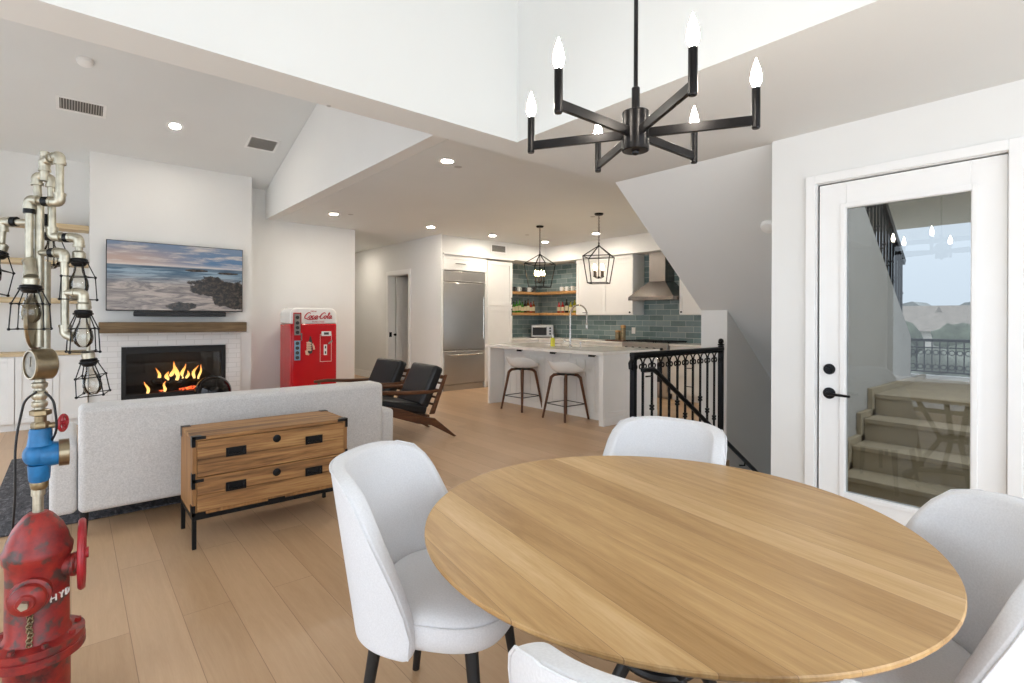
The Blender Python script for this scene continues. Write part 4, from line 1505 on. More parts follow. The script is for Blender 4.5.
# ---- built-in cupboards and shelves left of the fireplace
for i, (x0, x1, lab) in enumerate(((-.50, .15, 'white base cupboard nearest the fireplace, left of it'), (-1.16, -.503, 'white base cupboard at the left edge, under the floating shelves'))):
    t = thing('base_cupboard', lab, 'cabinet', ((x0 + x1) / 2, 8.4, 0))
    mb = MB(); mb.box(x0, 8.27, .08, x1, YW - .002, .86); mb.box(x0, 8.30, 0, x1, YW - .002, .08); mb.build('body', 'cab', t)
    for k in range(2):
        w2 = (x1 - x0) / 2
        mb = MB(); shaker(mb, (x0 + w2 * k + .003, 8.27, .09), AX, w2 - .006, .76, NY, fr=.055); dd = mb.build('door', 'cab', t, bevel=.002)
        knob(dd, (x0 + w2 + (-.04 if k == 0 else .04), 8.25, .76), NY)
mb = MB(); mb.box(-2.5, 8.25, .862, .157, YW - .002, .905)
tag(mb.build('countertop', 'shelfp', None, bevel=.003), 'pale oak top over the white cupboards left of the fireplace', 'countertop')
for z, lab in ((2.395, 'topmost pale oak floating shelf left of the fireplace'), (1.95, 'middle pale oak floating shelf left of the fireplace'), (1.49, 'lowest pale oak floating shelf left of the fireplace')):
    mb = MB(); mb.box(-2.5, 8.31, z, .157, YW - .002, z + .06)
    tag(mb.build('floating_shelf', 'shelfp', None, bevel=.003), lab, 'shelf', 'floating shelves by the fireplace')

# ---- rug under the sofa
rg = NT('charcoal_rug')
v_ = rg.coord(scale=(6, 2.2, 1)); nz = rg.n('ShaderNodeTexNoise', Scale=5.0, Detail=8.0, Roughness=.75, Distortion=1.0); rg.l(v_, nz.inputs['Vector'])
rg.l(rg.ramp(nz.outputs[0], [(.36, srgb('#26262a')), (.52, srgb('#4a494c')), (.66, srgb('#77757a'))]), rg.p.inputs['Base Color'])
rg.p.inputs['Roughness'].default_value = 1.0; rg.bump(nz.outputs[0], .6, .01)
M['rug'] = rg.m
mb = MB(); mb.box(-.42, 4.35, .001, 2.0, 6.6, .014)
tag(mb.build('area_rug', 'rug', None, bevel=.004), 'charcoal patterned area rug showing left of the sofa', 'rug')

# ---- sofa, its back to the camera
t = thing('sofa', 'long grey-white tweed sofa with its back to the dining table', 'sofa', (1.0, 4.5, 0))
mb = MB(); mb.box(.03, 4.02, .145, 2.0, 4.26, .785); mb.build('backrest', 'fabs', t, bevel=.035, seg=4)
mb = MB(); mb.box(-.1, 4.06, .145, .028, 4.98, .56); mb.build('arm', 'fabs', t, bevel=.03, seg=4)
mb = MB(); mb.box(2.002, 4.06, .145, 2.12, 4.98, .55); mb.build('arm', 'fabs', t, bevel=.03, seg=4)
mb = MB(); mb.box(.03, 4.262, .145, 2.0, 4.96, .30); mb.build('seat_base', 'fabs', t, bevel=.02)
for i in range(2):
    mb = MB(); mb.box(.035 + i * .982, 4.27, .302, .035 + i * .982 + .978, 4.98, .44); mb.build('seat_cushion', 'fabs', t, bevel=.04, seg=4)
    mb = MB(); mb.obox((.525 + i * .982, 4.38, .6), (.48, 0, 0), (0, .09, .02), (0, -.03, .15)); mb.build('back_cushion', 'fabs', t, bevel=.05, seg=4)
for x, y in ((.06, 4.07), (2.0, 4.07), (.06, 4.88), (2.0, 4.88)):
    mb = MB(); mb.cyl((x, y, .0145 if (y > 4.3 and x < 1.99) else 0), (x, y, .147), .014, .024, 12); mb.build('leg', 'blackm', t)

# ---- console chest behind the sofa
t = thing('console_chest', 'rustic wood two-drawer chest with black hardware behind the sofa', 'chest', (.97, 3.62, 0))
KX0, KX1, KY0, KY1 = .525, 1.435, 3.425, 3.83
KZ0, KZ1 = .19, .642
mb = MB(); mb.box(KX0, KY0, KZ0, KX0 + .022, KY1, KZ1 - .022); mb.box(KX1 - .022, KY0, KZ0, KX1, KY1, KZ1 - .022)
mb.box(KX0 + .022, KY1 - .015, KZ0, KX1 - .022, KY1, KZ1 - .022); mb.box(KX0 + .022, KY0 + .004, KZ0, KX1 - .022, KY1 - .015, KZ0 + .02)
mb.build('body', 'consoleS', t, bevel=.002)
mb = MB(); mb.box(KX0, KY0, KZ1 - .0215, KX1, KY1, KZ1); mb.build('top', 'console', t, bevel=.003)
for z0, z1 in ((KZ0 + .022, KZ0 + .216), (KZ0 + .221, KZ1 - .025)):
    mb = MB()
    zm = z0 + (z1 - z0) * .48
    mb.box(KX0 + .024, KY0 - .001, z0, KX1 - .024, KY0 + .38, zm - .001); mb.box(KX0 + .024, KY0 - .001, zm + .001, KX1 - .024, KY0 + .38, z1)
    dd = mb.build('drawer', 'console', t, bevel=.0015)
    for x in (KX0 + .225, KX1 - .225):
        mb = MB(); mb.box(x - .055, KY0 - .006, zm - .005, x + .055, KY0 - .0015, zm + .048)
        mb.tube([(x - .04, KY0 - .007, zm + .036), (x - .04, KY0 - .014, zm + .012), (x + .04, KY0 - .014, zm + .012), (x + .04, KY0 - .007, zm + .036)], .005, 8)
        mb.build('campaign_pull', 'black', dd)
    mb = MB(); mb.lathe([(.024, 0), (.024, .003), (.018, .005), (0, .006)], ((KX0 + KX1) / 2, KY0 - .0015, z1 - .045), 18, NY); mb.build('lock_plate', 'black', dd)
e = .003
for x, sx in ((KX0 - e, 1), (KX1 + e, -1)):
    for z, sz in ((KZ1 + e, -1), (KZ0 + .20, 0), (KZ0, 1)):
        mb = MB()
        if sz:
            mb.box(x, KY0 - e, z, x + sx * .07, KY0 - .0012, z + sz * .018); mb.box(x, KY0 - e, z, x + sx * .018, KY0 - .0012, z + sz * .06)
            mb.box(x, KY0 - e, z, x + sx * .0025, KY0 + .05, z + sz * .06)
            if sz < 0:
                mb.box(x, KY0 - e, z, x + sx * .05, KY0 + .045, z - .0025)
                mr = MB(); mr.box(x, KY1 + e, z, x + sx * .05, KY1 - .045, z - .0025)
                mr.box(x, KY1 + e, z, x + sx * .0025, KY1 - .045, z - .06); mr.build('corner_bracket', 'black', t)
        else:
            mb.box(x, KY0 - e, z - .045, x + sx * .018, KY0 - .0012, z + .045); mb.box(x, KY0 - e, z - .009, x + sx * .06, KY0 - .0012, z + .009)
            mb.box(x, KY0 - e, z - .045, x + sx * .0025, KY0 + .04, z + .045)
        mb.build('corner_bracket', 'black', t)
mb = MB()
for x in (KX0, KX1 - .022):
    mb.box(x, KY0, KZ0 - .024, x + .022, KY1, KZ0 - .001)
mb.box(KX0 + .022, KY0, KZ0 - .024, KX1 - .022, KY0 + .022, KZ0 - .001); mb.box(KX0 + .022, KY1 - .022, KZ0 - .024, KX1 - .022, KY1, KZ0 - .001)
mb.box((KX0 + KX1) / 2 - .05, KY0 - .003, KZ0 - .024, (KX0 + KX1) / 2 + .05, KY0 - .0005, KZ0 + .012)
mb.build('base_frame', 'black', t)
for x in (KX0, KX1 - .022):
    for y in (KY0, KY1 - .022):
        mb = MB(); mb.box(x, y, 0, x + .022, y + .022, KZ0 - .025); mb.build('leg', 'black', t)


# ---- lounge chairs, sitter looks toward -x
def make_lounge(label):
    t = thing('lounge_chair', label, 'lounge chair', (0, 0, 0), 'leather lounge chairs', local=True)
    for s_ in (-1, 1):
        y = s_ * .31
        # Z frame: arm rail, raking back post, diagonal runner
        mb = MB(); mb.tube([(-.46, y, .555), (-.3, y, .56), (.0, y, .535), (.25, y, .525), (.42, y, .53)], [.016, .02, .022, .02, .014], 10)
        mb.build('arm', 'walnut', t)
        mb = MB()
        pr = [(.28, .28), (.34, .28), (.50, .70), (.465, .70)]
        mb.prism([(x, y - .016, z) for x, z in pr], (0, .032, 0)); mb.build('back_post', 'walnut', t, bevel=.008)
        mb = MB()
        pr = [(-.42, .40), (-.40, .46), (-.05, .37), (.22, .26), (.34, .235), (.62, .0), (.585, .0), (.30, .16), (.12, .20), (-.12, .285)]
        mb.prism([(x, y - .017, z) for x, z in pr], (0, .034, 0)); mb.build('side_runner', 'walnut', t, bevel=.008)
        mb = MB(); mb.tube([(-.40, y, .555), (-.395, y, .44), (-.36, y, .2), (-.345, y, 0)], [.016, .02, .018, .013], 10); mb.build('front_leg', 'walnutz', t)
    for x, z in ((-.36, .36), (.27, .255), (.472, .67)):
        mb = MB(); mb.box(x - .018, -.30, z - .02, x + .018, .30, z + .02); mb.build('cross_rail', 'walnut', t, bevel=.005)
    for i in range(4):
        f = (i + .5) / 4
        mb = MB(); mb.box(.325 + .13 * f, -.30, .34 + .30 * f - .012, .345 + .13 * f, .30, .34 + .30 * f + .012); mb.build('back_slat', 'walnut', t, bevel=.004)
    mb = MB(); mb.obox((-.06, 0, .385), (.33, 0, -.06), (0, .285, 0), (.0099, 0, .055)); mb.build('seat_cushion', 'leather', t, bevel=.035, seg=4)
    mb = MB(); mb.obox((.325, 0, .575), (.10, 0, .215), (0, .285, 0), (-.055, 0, .0256)); bc = mb.build('back_cushion', 'leather', t, bevel=.035, seg=4)
    return t


lc = make_lounge('black leather walnut lounge chair nearer the camera')
LOUNGE_A, LOUNGE_B = (2.71, 5.21, 0), (2.71, 6.03, 0)
lc.location = LOUNGE_A; lc.rotation_euler = (0, 0, -.05)
dup(lc, LOUNGE_B, .08, 'black leather walnut lounge chair behind the nearer one, closer to the vending machine')


# ================================================================== CEILING FITTINGS
def downlight(loc, label, tilt=0.0, power=18.0):
    t = thing('recessed_light', label, 'recessed light', loc, 'recessed ceiling lights', local=True)
    t.rotation_euler = (tilt, 0, 0)
    mb = MB(); mb.lathe([(.056, -.0005), (.055, -.004), (.085, -.005), (.09, -.0005), (.056, -.0005)], seg=28, cap=False); mb.build('trim_ring', 'trim', t)
    mb = MB(); mb.lathe([(0, -.0035), (.054, -.0035), (.054, -.001), (0, -.001)], seg=24); mb.build('lens', 'can', t)
    return t


CAN_W = 16.0
for p, lab in (((2.76, 4.23), 'recessed light in kitchen ceiling nearest the dining beam'), ((2.92, 7.49), 'recessed light in the ceiling before the vending machine wall'),
               ((4.56, 7.47), 'recessed light in the ceiling before the refrigerator wall corner'), ((5.88, 7.49), 'recessed light in the ceiling above the pantry cabinet front'),
               ((7.11, 6.07), 'recessed light in the ceiling beside the lantern nearer the hood'), ((7.15, 7.42), 'recessed light in the ceiling before the oak corner shelves'), ((4.3, 10.8), 'recessed light in the hall ceiling')):
    downlight((p[0], p[1], ZK - .0005), lab, 0, CAN_W)
VA = -math.atan(.298)
downlight((.943, 7.442, vault(7.442) - .001), 'recessed light in the sloped living room ceiling', VA, CAN_W)


def sloped(e, x, y):
    e.location = (x, y, vault(y) - .001)
    e.rotation_euler = (VA, 0, 0)


def vent(label, wx, wy, name='air_vent', n=16):
    t = thing(name, label, 'vent', (0, 0, 0), 'air vents', local=True)
    mb = MB()
    a, b_ = wx / 2, wy / 2
    mb.box(-a - .03, -b_ - .03, -.008, a + .03, -b_, -.0005); mb.box(-a - .03, b_, -.008, a + .03, b_ + .03, -.0005)
    mb.box(-a - .03, -b_, -.008, -a, b_, -.0005); mb.box(a, -b_, -.008, a + .03, b_, -.0005)
    mb.build('frame', 'trim', t, bevel=.002)
    mb = MB(); mb.box(-a, -b_, -.002, a, b_, -.0005); mb.build('backing', 'ventback', t)
    mb = MB()
    for i in range(n):
        x = -a + wx * (i + .5) / n
        mb.obox((x, 0, -.005), (.0035, 0, .002), (0, b_, 0), (-.0006, 0, .001))
    mb.build('slats', 'grille', t)
    return t


sloped(vent('ceiling air vent at the left of the sloped living room ceiling', .37, .20), .072, 7.44)
sloped(vent('ceiling air vent of the sloped ceiling nearest the gable wall', .32, .24), 1.93, 7.44)
v = vent('wall air vent on the bulkhead above the pantry cabinet', .34, .12, n=14)
v.location = (6.45, 8.019, 2.71); v.rotation_euler = (-PI / 2, 0, 0)


def detector(loc, label, r=.07, tilt=(0, 0, 0), name='smoke_detector'):
    mb = MB(); mb.lathe([(r, -.001), (r, -.012), (r * .85, -.03), (r * .5, -.038), (0, -.039)], seg=24)
    o = mb.build(name, 'plasticw'); o.location = loc; o.rotation_euler = tilt
    return tag(o, label, 'smoke detector')


detector((.089, 6.684, vault(6.684) - .001), 'smoke detector on the sloped living room ceiling', .07, (VA, 0, 0))
nrm = math.atan(SL)
detector((3.95, 1.70, zs(3.95) - .002), 'round detector on the raked soffit beside the door wall', .06, (0, nrm, 0))


def cover(x, y, z, label, r=.04):
    mb = MB(); mb.lathe([(0, -.004), (r * .87, -.004), (r, -.001)], seg=18)
    o = mb.build('sprinkler_cover', 'grille'); o.location = (x, y, z); return tag(o, label, 'sprinkler cover', 'sprinkler covers')


cover(2.95, 4.32, ZK - .0005, 'small sprinkler cover beside the ceiling light nearest the dining beam')
cover(3.12, 7.35, ZK - .0005, 'small sprinkler cover in the ceiling before the vending machine wall')
cover(6.3, 7.0, ZK - .0005, 'small sprinkler cover in the ceiling left of the first lantern')
cover(5.9, 5.1, ZK - .0005, 'small sprinkler cover in the ceiling between the two lanterns')
cover(1.03, 2.715, ZD - .0005, 'small sensor disc on the edge of the white beam', .012)


# ================================================================== DINING
TC = Vector((1.301, .868, 0)); TR = .672
t = thing('dining_table', 'round dining table with a pale oak board top', 'dining table', TC, local=True)
mb = MB(); mb.lathe([(TR - .035, .722), (TR - .004, .742), (TR, .747), (TR, .753), (TR - .002, .756), (0, .756)], seg=96)
mb.build('tabletop', 'table', t, smooth=30)
mb = MB(); mb.cyl((0, 0, .69), (0, 0, .7215), .30, seg=32); mb.build('mounting_plate', 'blackm', t)
for i in range(4):
    a = PI / 4 + i * PI / 2 + .35
    ca, sa = math.cos(a), math.sin(a)
    mb = MB(); mb.tube([(ca * .27, sa * .27, .70), (ca * .10, sa * .10, .36), (ca * .31, sa * .31, .03)], [.02, .02, .02], 12); mb.build('pedestal_leg', 'blackm', t)
mb = MB(); mb.ring((0, 0, .021), .33, .02, seg=48); mb.ring((0, 0, .36), .105, .014, seg=32); mb.build('base_ring', 'blackm', t)


def make_chair(label):
    """upholstered shell chair, sitter looks toward +x"""
    t = thing('dining_chair', label, 'dining chair', (0, 0, 0), 'white dining chairs', local=True)
    # seat pad
    mb = MB()
    n = 40
    rows = [(.0, .352), (.8, .350), (.93, .362), (1.0, .395), (1.0, .425), (.975, .455), (.90, .474), (.7, .482), (.4, .486), (0, .487)]
    vs = []; fs = []

    def se(a, r, p=3.2):
        c, s_ = math.cos(a), math.sin(a)
        k = (abs(c) ** p + abs(s_) ** p) ** (-1 / p)
        return Vector((.240 * r * k * c + .010, .235 * r * k * s_ * (1 - .04 * c), 0))
    for r, z in rows:
        for k in range(n):
            q = se(2 * PI * k / n, max(r, .01)); q.z = z; vs.append(q)
    for i in range(len(rows) - 1):
        for k in range(n):
            k2 = (k + 1) % n
            fs.append((i * n + k, i * n + k2, (i + 1) * n + k2, (i + 1) * n + k))
    fs.append(tuple(reversed(range(n)))); fs.append(tuple(range((len(rows) - 1) * n, len(rows) * n)))
    mb._add(vs, fs)
    seat = mb.build('seat', 'fabw', t, smooth=60, sub=1)
    mb = MB()
    ring = []
    for k in range(n):
        q = se(2 * PI * k / n, .988); q.z = .445; ring.append(q)
    mb.tube(ring, .003, 6, closed=True); mb.build('piping', 'piping', seat)
    # wrapped back shell
    rowsz = [(0.345, 1.52), (0.36, 1.602), (0.419, 1.631), (0.479, 1.578), (0.548, 1.486), (0.618, 1.372), (0.687, 1.256), (0.757, 1.15), (0.816, 1.062), (0.854, 0.94), (0.872, 0.753)]
    na = 28
    th = .055
    out_, inn = [], []

    def shell(phi, z, off):
        f = (z - .335) / .53
        rx = .267 + .075 * f - off; ry = .258 + .04 * f - off
        c, s_ = math.cos(phi), math.sin(phi)
        p = 2.5
        k = (abs(c) ** p + abs(s_) ** p) ** (-1 / p)
        return Vector((-rx * k * c - .016 * f, ry * k * s_, z))
    for z, pm in rowsz:
        ro = []; ri = []
        for k in range(na + 1):
            s_ = -1 + 2 * k / na
            e2 = abs(s_)
            zz = z - (.014 * e2 ** 4 if z > .8 else 0)
            ro.append(shell(pm * s_, zz, 0)); ri.append(shell(pm * s_ * .985, zz - (.006 if z > .865 else 0), th * (1 if z < .85 else .8)))
        out_.append(ro); inn.append(ri)
    mb = MB()
    vs = []; fs = []
    nr = len(rowsz); W_ = na + 1
    for r in out_:
        vs += r
    B_ = len(vs)
    for r in inn:
        vs += r
    for i in range(nr - 1):
        for k in range(na):
            fs.append((i * W_ + k, (i + 1) * W_ + k, (i + 1) * W_ + k + 1, i * W_ + k + 1))
            fs.append((B_ + i * W_ + k, B_ + i * W_ + k + 1, B_ + (i + 1) * W_ + k + 1, B_ + (i + 1) * W_ + k))
    for k in range(na):
        fs.append((k, k + 1, B_ + k + 1, B_ + k))
        a = (nr - 1) * W_ + k
        fs.append((a + 1, a, B_ + a, B_ + a + 1))
    for i in range(nr - 1):
        a = i * W_; b_ = (i + 1) * W_
        fs.append((b_, a, B_ + a, B_ + b_))
        a += na; b_ += na
        fs.append((a, b_, B_ + b_, B_ + a))
    mb._add(vs, fs)
    back = mb.build('backrest', 'fabw', t, smooth=80, sub=2)
    # piping just behind the rim
    path = []
    for z, pm in rowsz[1:]:
        path.append(shell(-pm * .97, z - (.014 if z > .8 else 0), .0005))
    for k in range(1, na):
        s_ = -1 + 2 * k / na
        path.append(shell(rowsz[-1][1] * s_, .866 - .014 * abs(s_) ** 4, .0005))
    for z, pm in reversed(rowsz[1:]):
        path.append(shell(pm * .97, z - (.014 if z > .8 else 0), .0005))
    mb = MB(); mb.tube(path, .003, 6); mb.build('piping', 'piping', back)
    for sx, sy in ((1, 1), (1, -1), (-1, 1), (-1, -1)):
        mb = MB(); mb.cyl((sx * .15 - .0, sy * .165, .378), (sx * .20 - .0, sy * .205, 0), .021, .013, 14); mb.build('leg', 'blackm', t)
    return t


ch = make_chair('white upholstered dining chair left of the table, nearest the wood chest')
ch.location = (.943, 1.448, 0); ch.rotation_euler = (0, 0, math.radians(304.6))
for x, y, a, lab in ((1.796, 1.275, 187.0, 'white upholstered dining chair across the table, before the stair railing'),
                     (1.598, .387, 121.7, 'white upholstered dining chair right of the table, before the glass door'),
                     (.846, .539, 39.0, 'white upholstered dining chair at the bottom edge, pushed under the table')):
    dup(ch, (x, y, 0), math.radians(a), lab)

# chandelier
HC = Vector((1.312, .965, 1.888))
HR = .335
t = thing('chandelier', 'dark bronze six-arm chandelier hanging over the round table', 'chandelier', HC, local=True)
mb = MB(); mb.cyl((0, 0, -.045), (0, 0, .075), .041, seg=28); mb.cyl((0, 0, .075), (0, 0, .15), .0125, seg=14); mb.lathe([(0, -.058), (.01, -.055), (.012, -.045)], seg=12)
mb.build('hub', 'bronze', t, bevel=.003)
mb = MB(); mb.cyl((0, 0, .15), (0, 0, 1.86), .0065, seg=10); mb.build('stem', 'bronze', t)
mb = MB(); mb.lathe([(.02, 1.83), (.065, 1.85), (.065, 1.868)], seg=24); mb.build('ceiling_canopy', 'bronze', t)
for i in range(6):
    a = math.radians(60 * i)
    ca, sa = math.cos(a), math.sin(a)
    mb = MB(); mb.bar((ca * .03, sa * .03, .008), (ca * HR, sa * HR, .008), .012, .027); arm = mb.build('arm', 'bronze', t, bevel=.001)
    mb = MB(); mb.cyl((ca * HR, sa * HR, -.012), (ca * HR, sa * HR, .10), .0115, seg=16); mb.lathe([(.0095, -.016), (.0115, -.012)], (ca * HR, sa * HR, 0), 16)
    cs = mb.build('candle_sleeve', 'bronze', arm)
    mb = MB(); mb.lathe([(.007, .10), (.0145, .118), (.0155, .13), (.0115, .152), (.004, .175), (.0008, .185)], (ca * HR, sa * HR, 0), 16); mb.build('bulb', 'bulb', arm)


# ================================================================== HYDRANT LAMP
# drawn in its own flat frame: g across, h up (both 1/305 m from the hydrant axis and the hydrant cap), d away from the viewer
LB = Vector((-.083, 2.301, 0))
t = thing('pipe_lamp', 'floor lamp made of a red fire hydrant and galvanised pipes with caged bulbs', 'lamp', LB, rotz=0, local=True)
LR = Vector((.762, -.647, 0)).normalized(); LF = Vector((-.036, .999, 0)).normalized(); LS = Vector((.999, .036, 0)).normalized()
K = 1.7 / 518.0


def H(g, h, d=0.0):
    """sketch coordinates: g, h in sketch units, d in metres away"""
    return LR * ((g - 38) * K) + Vector((0, 0, .688 + (513 - h) * K)) + LF * d


HDROT = Matrix.Rotation(math.radians(20), 4, 'Z')
mb = MB()
Rb = .081
mb.lathe([(.10, 0), (.128, .002), (.128, .03), (.09, .035), (.084, .06), (.083, .21), (.09, .225), (.123, .229), (.123, .254), (.118, .257), (.121, .261), (.121, .283), (.088, .289), (Rb, .301), (Rb - .001, .50), (Rb, .53), (.088, .545), (.089, .56)], (0, 0, 0), 40)
body = mb.build('hydrant_barrel', 'hred' if 'hred' in M else 'redp', t, smooth=30)
hr = NT('weathered_hydrant_red')
v_ = hr.coord()
nz = hr.n('ShaderNodeTexNoise', Scale=7.0, Detail=7.0, Roughness=.7); hr.l(v_, nz.inputs['Vector'])
n2 = hr.n('ShaderNodeTexNoise', Scale=24.0, Detail=5.0); hr.l(v_, n2.inputs['Vector'])
base = hr.ramp(nz.outputs[0], [(.34, srgb('#3f1c1d')), (.45, srgb('#7c2222')), (.56, srgb('#97261f')), (.72, srgb('#a83a28'))])
hr.l(hr.mix(hr.ramp(n2.outputs[0], [(.54, (0, 0, 0, 1)), (.64, (1, 1, 1, 1))]), base, srgb('#4a3632')), hr.p.inputs['Base Color'])
hr.p.inputs['Roughness'].default_value = .42; hr.bump(n2.outputs[0], .35, .004)
M['hred'] = hr.m
body.data.materials[0] = M['hred']
for i in range(8):
    a = i * PI / 4 + .2
    mb = MB(); mb.cyl((.104 * math.cos(a), .104 * math.sin(a), .28), (.104 * math.cos(a), .104 * math.sin(a), .297), .010, seg=6)
    mb.build('flange_bolt', 'hred', body)
mb = MB(); mb.lathe([(.090, .5605), (.090, .572), (.083, .585), (.077, .61), (.062, .645), (.038, .678), (.026, .688), (0, .69)], (0, 0, 0), 36); mb.build('hydrant_bonnet', 'hred', t)


def around(a):
    """unit vector at angle a from the viewer-facing side, turning to the picture's right"""
    return (-LF) * math.cos(a) + LS * math.sin(a)


# big pumper nozzle toward the viewer-left, smaller one to the right
for nm, a, z, r, ln in (('pumper_nozzle', -.20, .455, .045, .10), ('hose_nozzle', 1.25, .50, .032, .07)):
    ax = around(a)
    mb = MB(); mb.lathe([(r * 1.12, .05), (r * 1.12, .09), (r * 1.2, .092), (r * 1.2, .1), (r * .98, .104), (r * .98, .108)], (0, 0, z), 28, ax); nz_ = mb.build(nm, 'hred', t)
    if nm == 'pumper_nozzle':
        mb = MB(); mb.lathe([(r * 1.02, .1085), (r * 1.02, .13), (r * .9, .137), (.026, .142), (.022, .15), (0, .151)], (0, 0, z), 28, ax); cp = mb.build('nozzle_cap', 'hred', nz_)
        mb = MB(); mb.cyl(Vector((0, 0, z)) + ax * .151, Vector((0, 0, z)) + ax * .168, .013, seg=5); mb.build('cap_nut', 'galv', cp)
mb = MB()
for k in range(13):
    q = around(-.2 + .02 * math.sin(k)) * .092 + Vector((0, 0, .39 - k * .0075))
    mb.ring(q, .007, .0022, (LR if k % 2 else LF), 10, 5)
mb.build('cap_chain', 'brass', t)
# right valve stem and handwheel seen edge-on
sx = around(1.42)
mb = MB(); mb.cyl(Vector((0, 0, .50)) + sx * .085, Vector((0, 0, .52)) + sx * .115, .015, seg=14)
mb.lathe([(.026, .086), (.03, .09), (.03, .1), (.022, .104), (.022, .108)], (0, 0, .50), 16, sx)
mb.build('valve_stem', 'hred', t)
mb = MB(); cw = Vector((0, 0, .525)) + sx * .112; sx = around(1.50); mb.ring(cw, .105, .011, sx, 28, 10); mb.cyl(cw - sx * .012, cw + sx * .018, .018, seg=14)
for i in range(4):
    q = Matrix.Rotation(i * PI / 2 + .4, 4, sx) @ Vector((0, 0, 1))
    mb.cyl(cw, cw + q * .103, .008, seg=8)
mb.build('handwheel', 'redp', t)
mb = MB()
for k, chx in enumerate('HYD'):
    a = .47 + k * .31
    n_ = around(a); u_ = n_.cross(Vector((0, 0, -1)))
    u_ = Vector((0, 0, 1)).cross(n_)
    mb.text(chx, .030, n_ * (Rb + .0005) + Vector((0, 0, .42)), u_, (0, 0, 1), .003)
mb.build('lettering', 'cokewhite', body, smooth=False)

# riser: fittings from the bonnet to the gauge
mb = MB(); mb.cyl(H(38, 514), H(38, 494), .014, seg=20); mb.cyl(H(38, 496), H(38, 488), .018, seg=20); mb.build('pipe_nipple', 'galv', t)
mb = MB(); mb.lathe([(.018, 0), (.022, .006), (.024, .02), (.021, .036), (.017, .042)], H(39, 490), 20); mb.build('union_fitting', 'brass', t)
mb = MB(); mb.ball(H(38, 455), .04, 24, 14, (1, 1, 1.05)); mb.lathe([(.02, 0), (.027, .012), (.03, .06)], H(39, 484), 20); mb.lathe([(.034, 0), (.03, .03), (.03, .045), (.026, .055)], H(40, 446), 20)
mb.lathe([(.038, 0), (.040, .025), (.038, .045)], H(40, 456), 24, LS)
bv = mb.build('valve_body', 'bluep', t)
mb = MB(); mb.lathe([(.030, .0455), (.044, .0455), (.044, .072), (.034, .073), (.032, .05)], H(40, 456), 28, LS); mb.build('valve_end_ring', 'gauge', bv)
mb = MB(); mb.cyl(H(40, 438), H(40, 412), .016, seg=18)
mb.lathe([(.021, 0), (.025, .006), (.025, .018), (.021, .024)], H(40, 430), 6); mb.lathe([(.018, 0), (.028, .005), (.028, .018), (.018, .023)], H(40, 417), 6)
mb.cyl(H(40, 428), H(40, 427) + LS * .05, .010, seg=12)
gv = mb.build('gate_valve', 'brass', t)
wa = (LS * .9 - LF * .43).normalized()
mb = MB(); cw = H(40, 426) + LS * .056; mb.ring(cw, .026, .005, wa, 20, 8)
mb.cyl(cw - wa * .008, cw + wa * .01, .008, seg=10)
for i in range(4):
    q = Matrix.Rotation(i * PI / 2, 4, wa) @ wa.cross(LF).normalized(); mb.cyl(cw, cw + q * .026, .004, seg=8)
mb.build('valve_wheel', 'redp', gv)
mb = MB(); mb.cyl(H(39, 417), H(39, 380), .015, seg=18); mb.ball(H(39, 396), .022, 20, 12); mb.lathe([(.018, 0), (.021, .005), (.021, .016), (.017, .02)], H(39, 408), 20); mb.lathe([(.018, 0), (.021, .005), (.021, .016), (.017, .02)], H(39, 389), 20)
mb.build('riser_fitting', 'galv', t)
ga = (-LS * .93 - LF * .36).normalized()
gc = H(40, 365, -.01)
mb = MB(); mb.lathe([(.046, -.030), (.050, -.026), (.050, .026), (.047, .03), (.043, .03), (.042, .024), (0, .023)], gc, 32, ga); gd = mb.build('pressure_gauge', 'gauge', t)
mb = MB(); mb.lathe([(0, .0235), (.041, .0235), (.041, .026), (0, .027)], gc, 28, ga); mb.obox(gc + ga * .028 + Vector((0, 0, .01)), Vector((0, 0, .016)), ga * .001, ga.cross(Vector((0, 0, 1))) * .0025)
mb.build('gauge_dial', 'dial', gd)
# column above the gauge, with a flanged disc seen nearly edge-on
mb = MB(); mb.cyl(H(44, 352, .03), H(44, 262, .03), .015, seg=18); mb.cyl(H(38, 348), H(38, 205), .0125, seg=18); mb.build('column_pipe', 'galv', t)
fa = (LS * .97 - LF * .24).normalized()
mb = MB(); mb.lathe([(.092, 0), (.095, .003), (.095, .011), (.06, .014), (.024, .022), (.015, .022)], H(32, 322, .015), 32, fa); mb.build('flange_disc', 'gauge', t)


def elbow_path(pts, r=.028, n=5):
    """polyline with rounded corners"""
    pts = [Vector(p) for p in pts]
    o_ = [pts[0]]
    for i in range(1, len(pts) - 1):
        a = pts[i - 1] - pts[i]; b_ = pts[i + 1] - pts[i]
        q = min(r, a.length * .49, b_.length * .49)
        p0 = pts[i] + a.normalized() * q; p1 = pts[i] + b_.normalized() * q
        for k in range(n + 1):
            f = k / n
            o_.append(p0.lerp(pts[i], f).lerp(pts[i].lerp(p1, f), f))
    o_.append(pts[-1])
    return o_


def pipe_run(pts, r=.0108, fit=.0148):
    mb = MB(); mb.tube(elbow_path(pts), r, 16)
    for i in range(1, len(pts) - 1):
        p = Vector(pts[i])
        a = (Vector(pts[i - 1]) - p).normalized(); b_ = (Vector(pts[i + 1]) - p).normalized()
        mb.tube(elbow_path([p + a * .027, p, p + b_ * .027], .024), fit, 16)
        for e_ in (a, b_):
            mb.cyl(p + e_ * .023, p + e_ * .031, fit * 1.12, seg=16)
    return mb.build('pipe_run', 'galv', t)


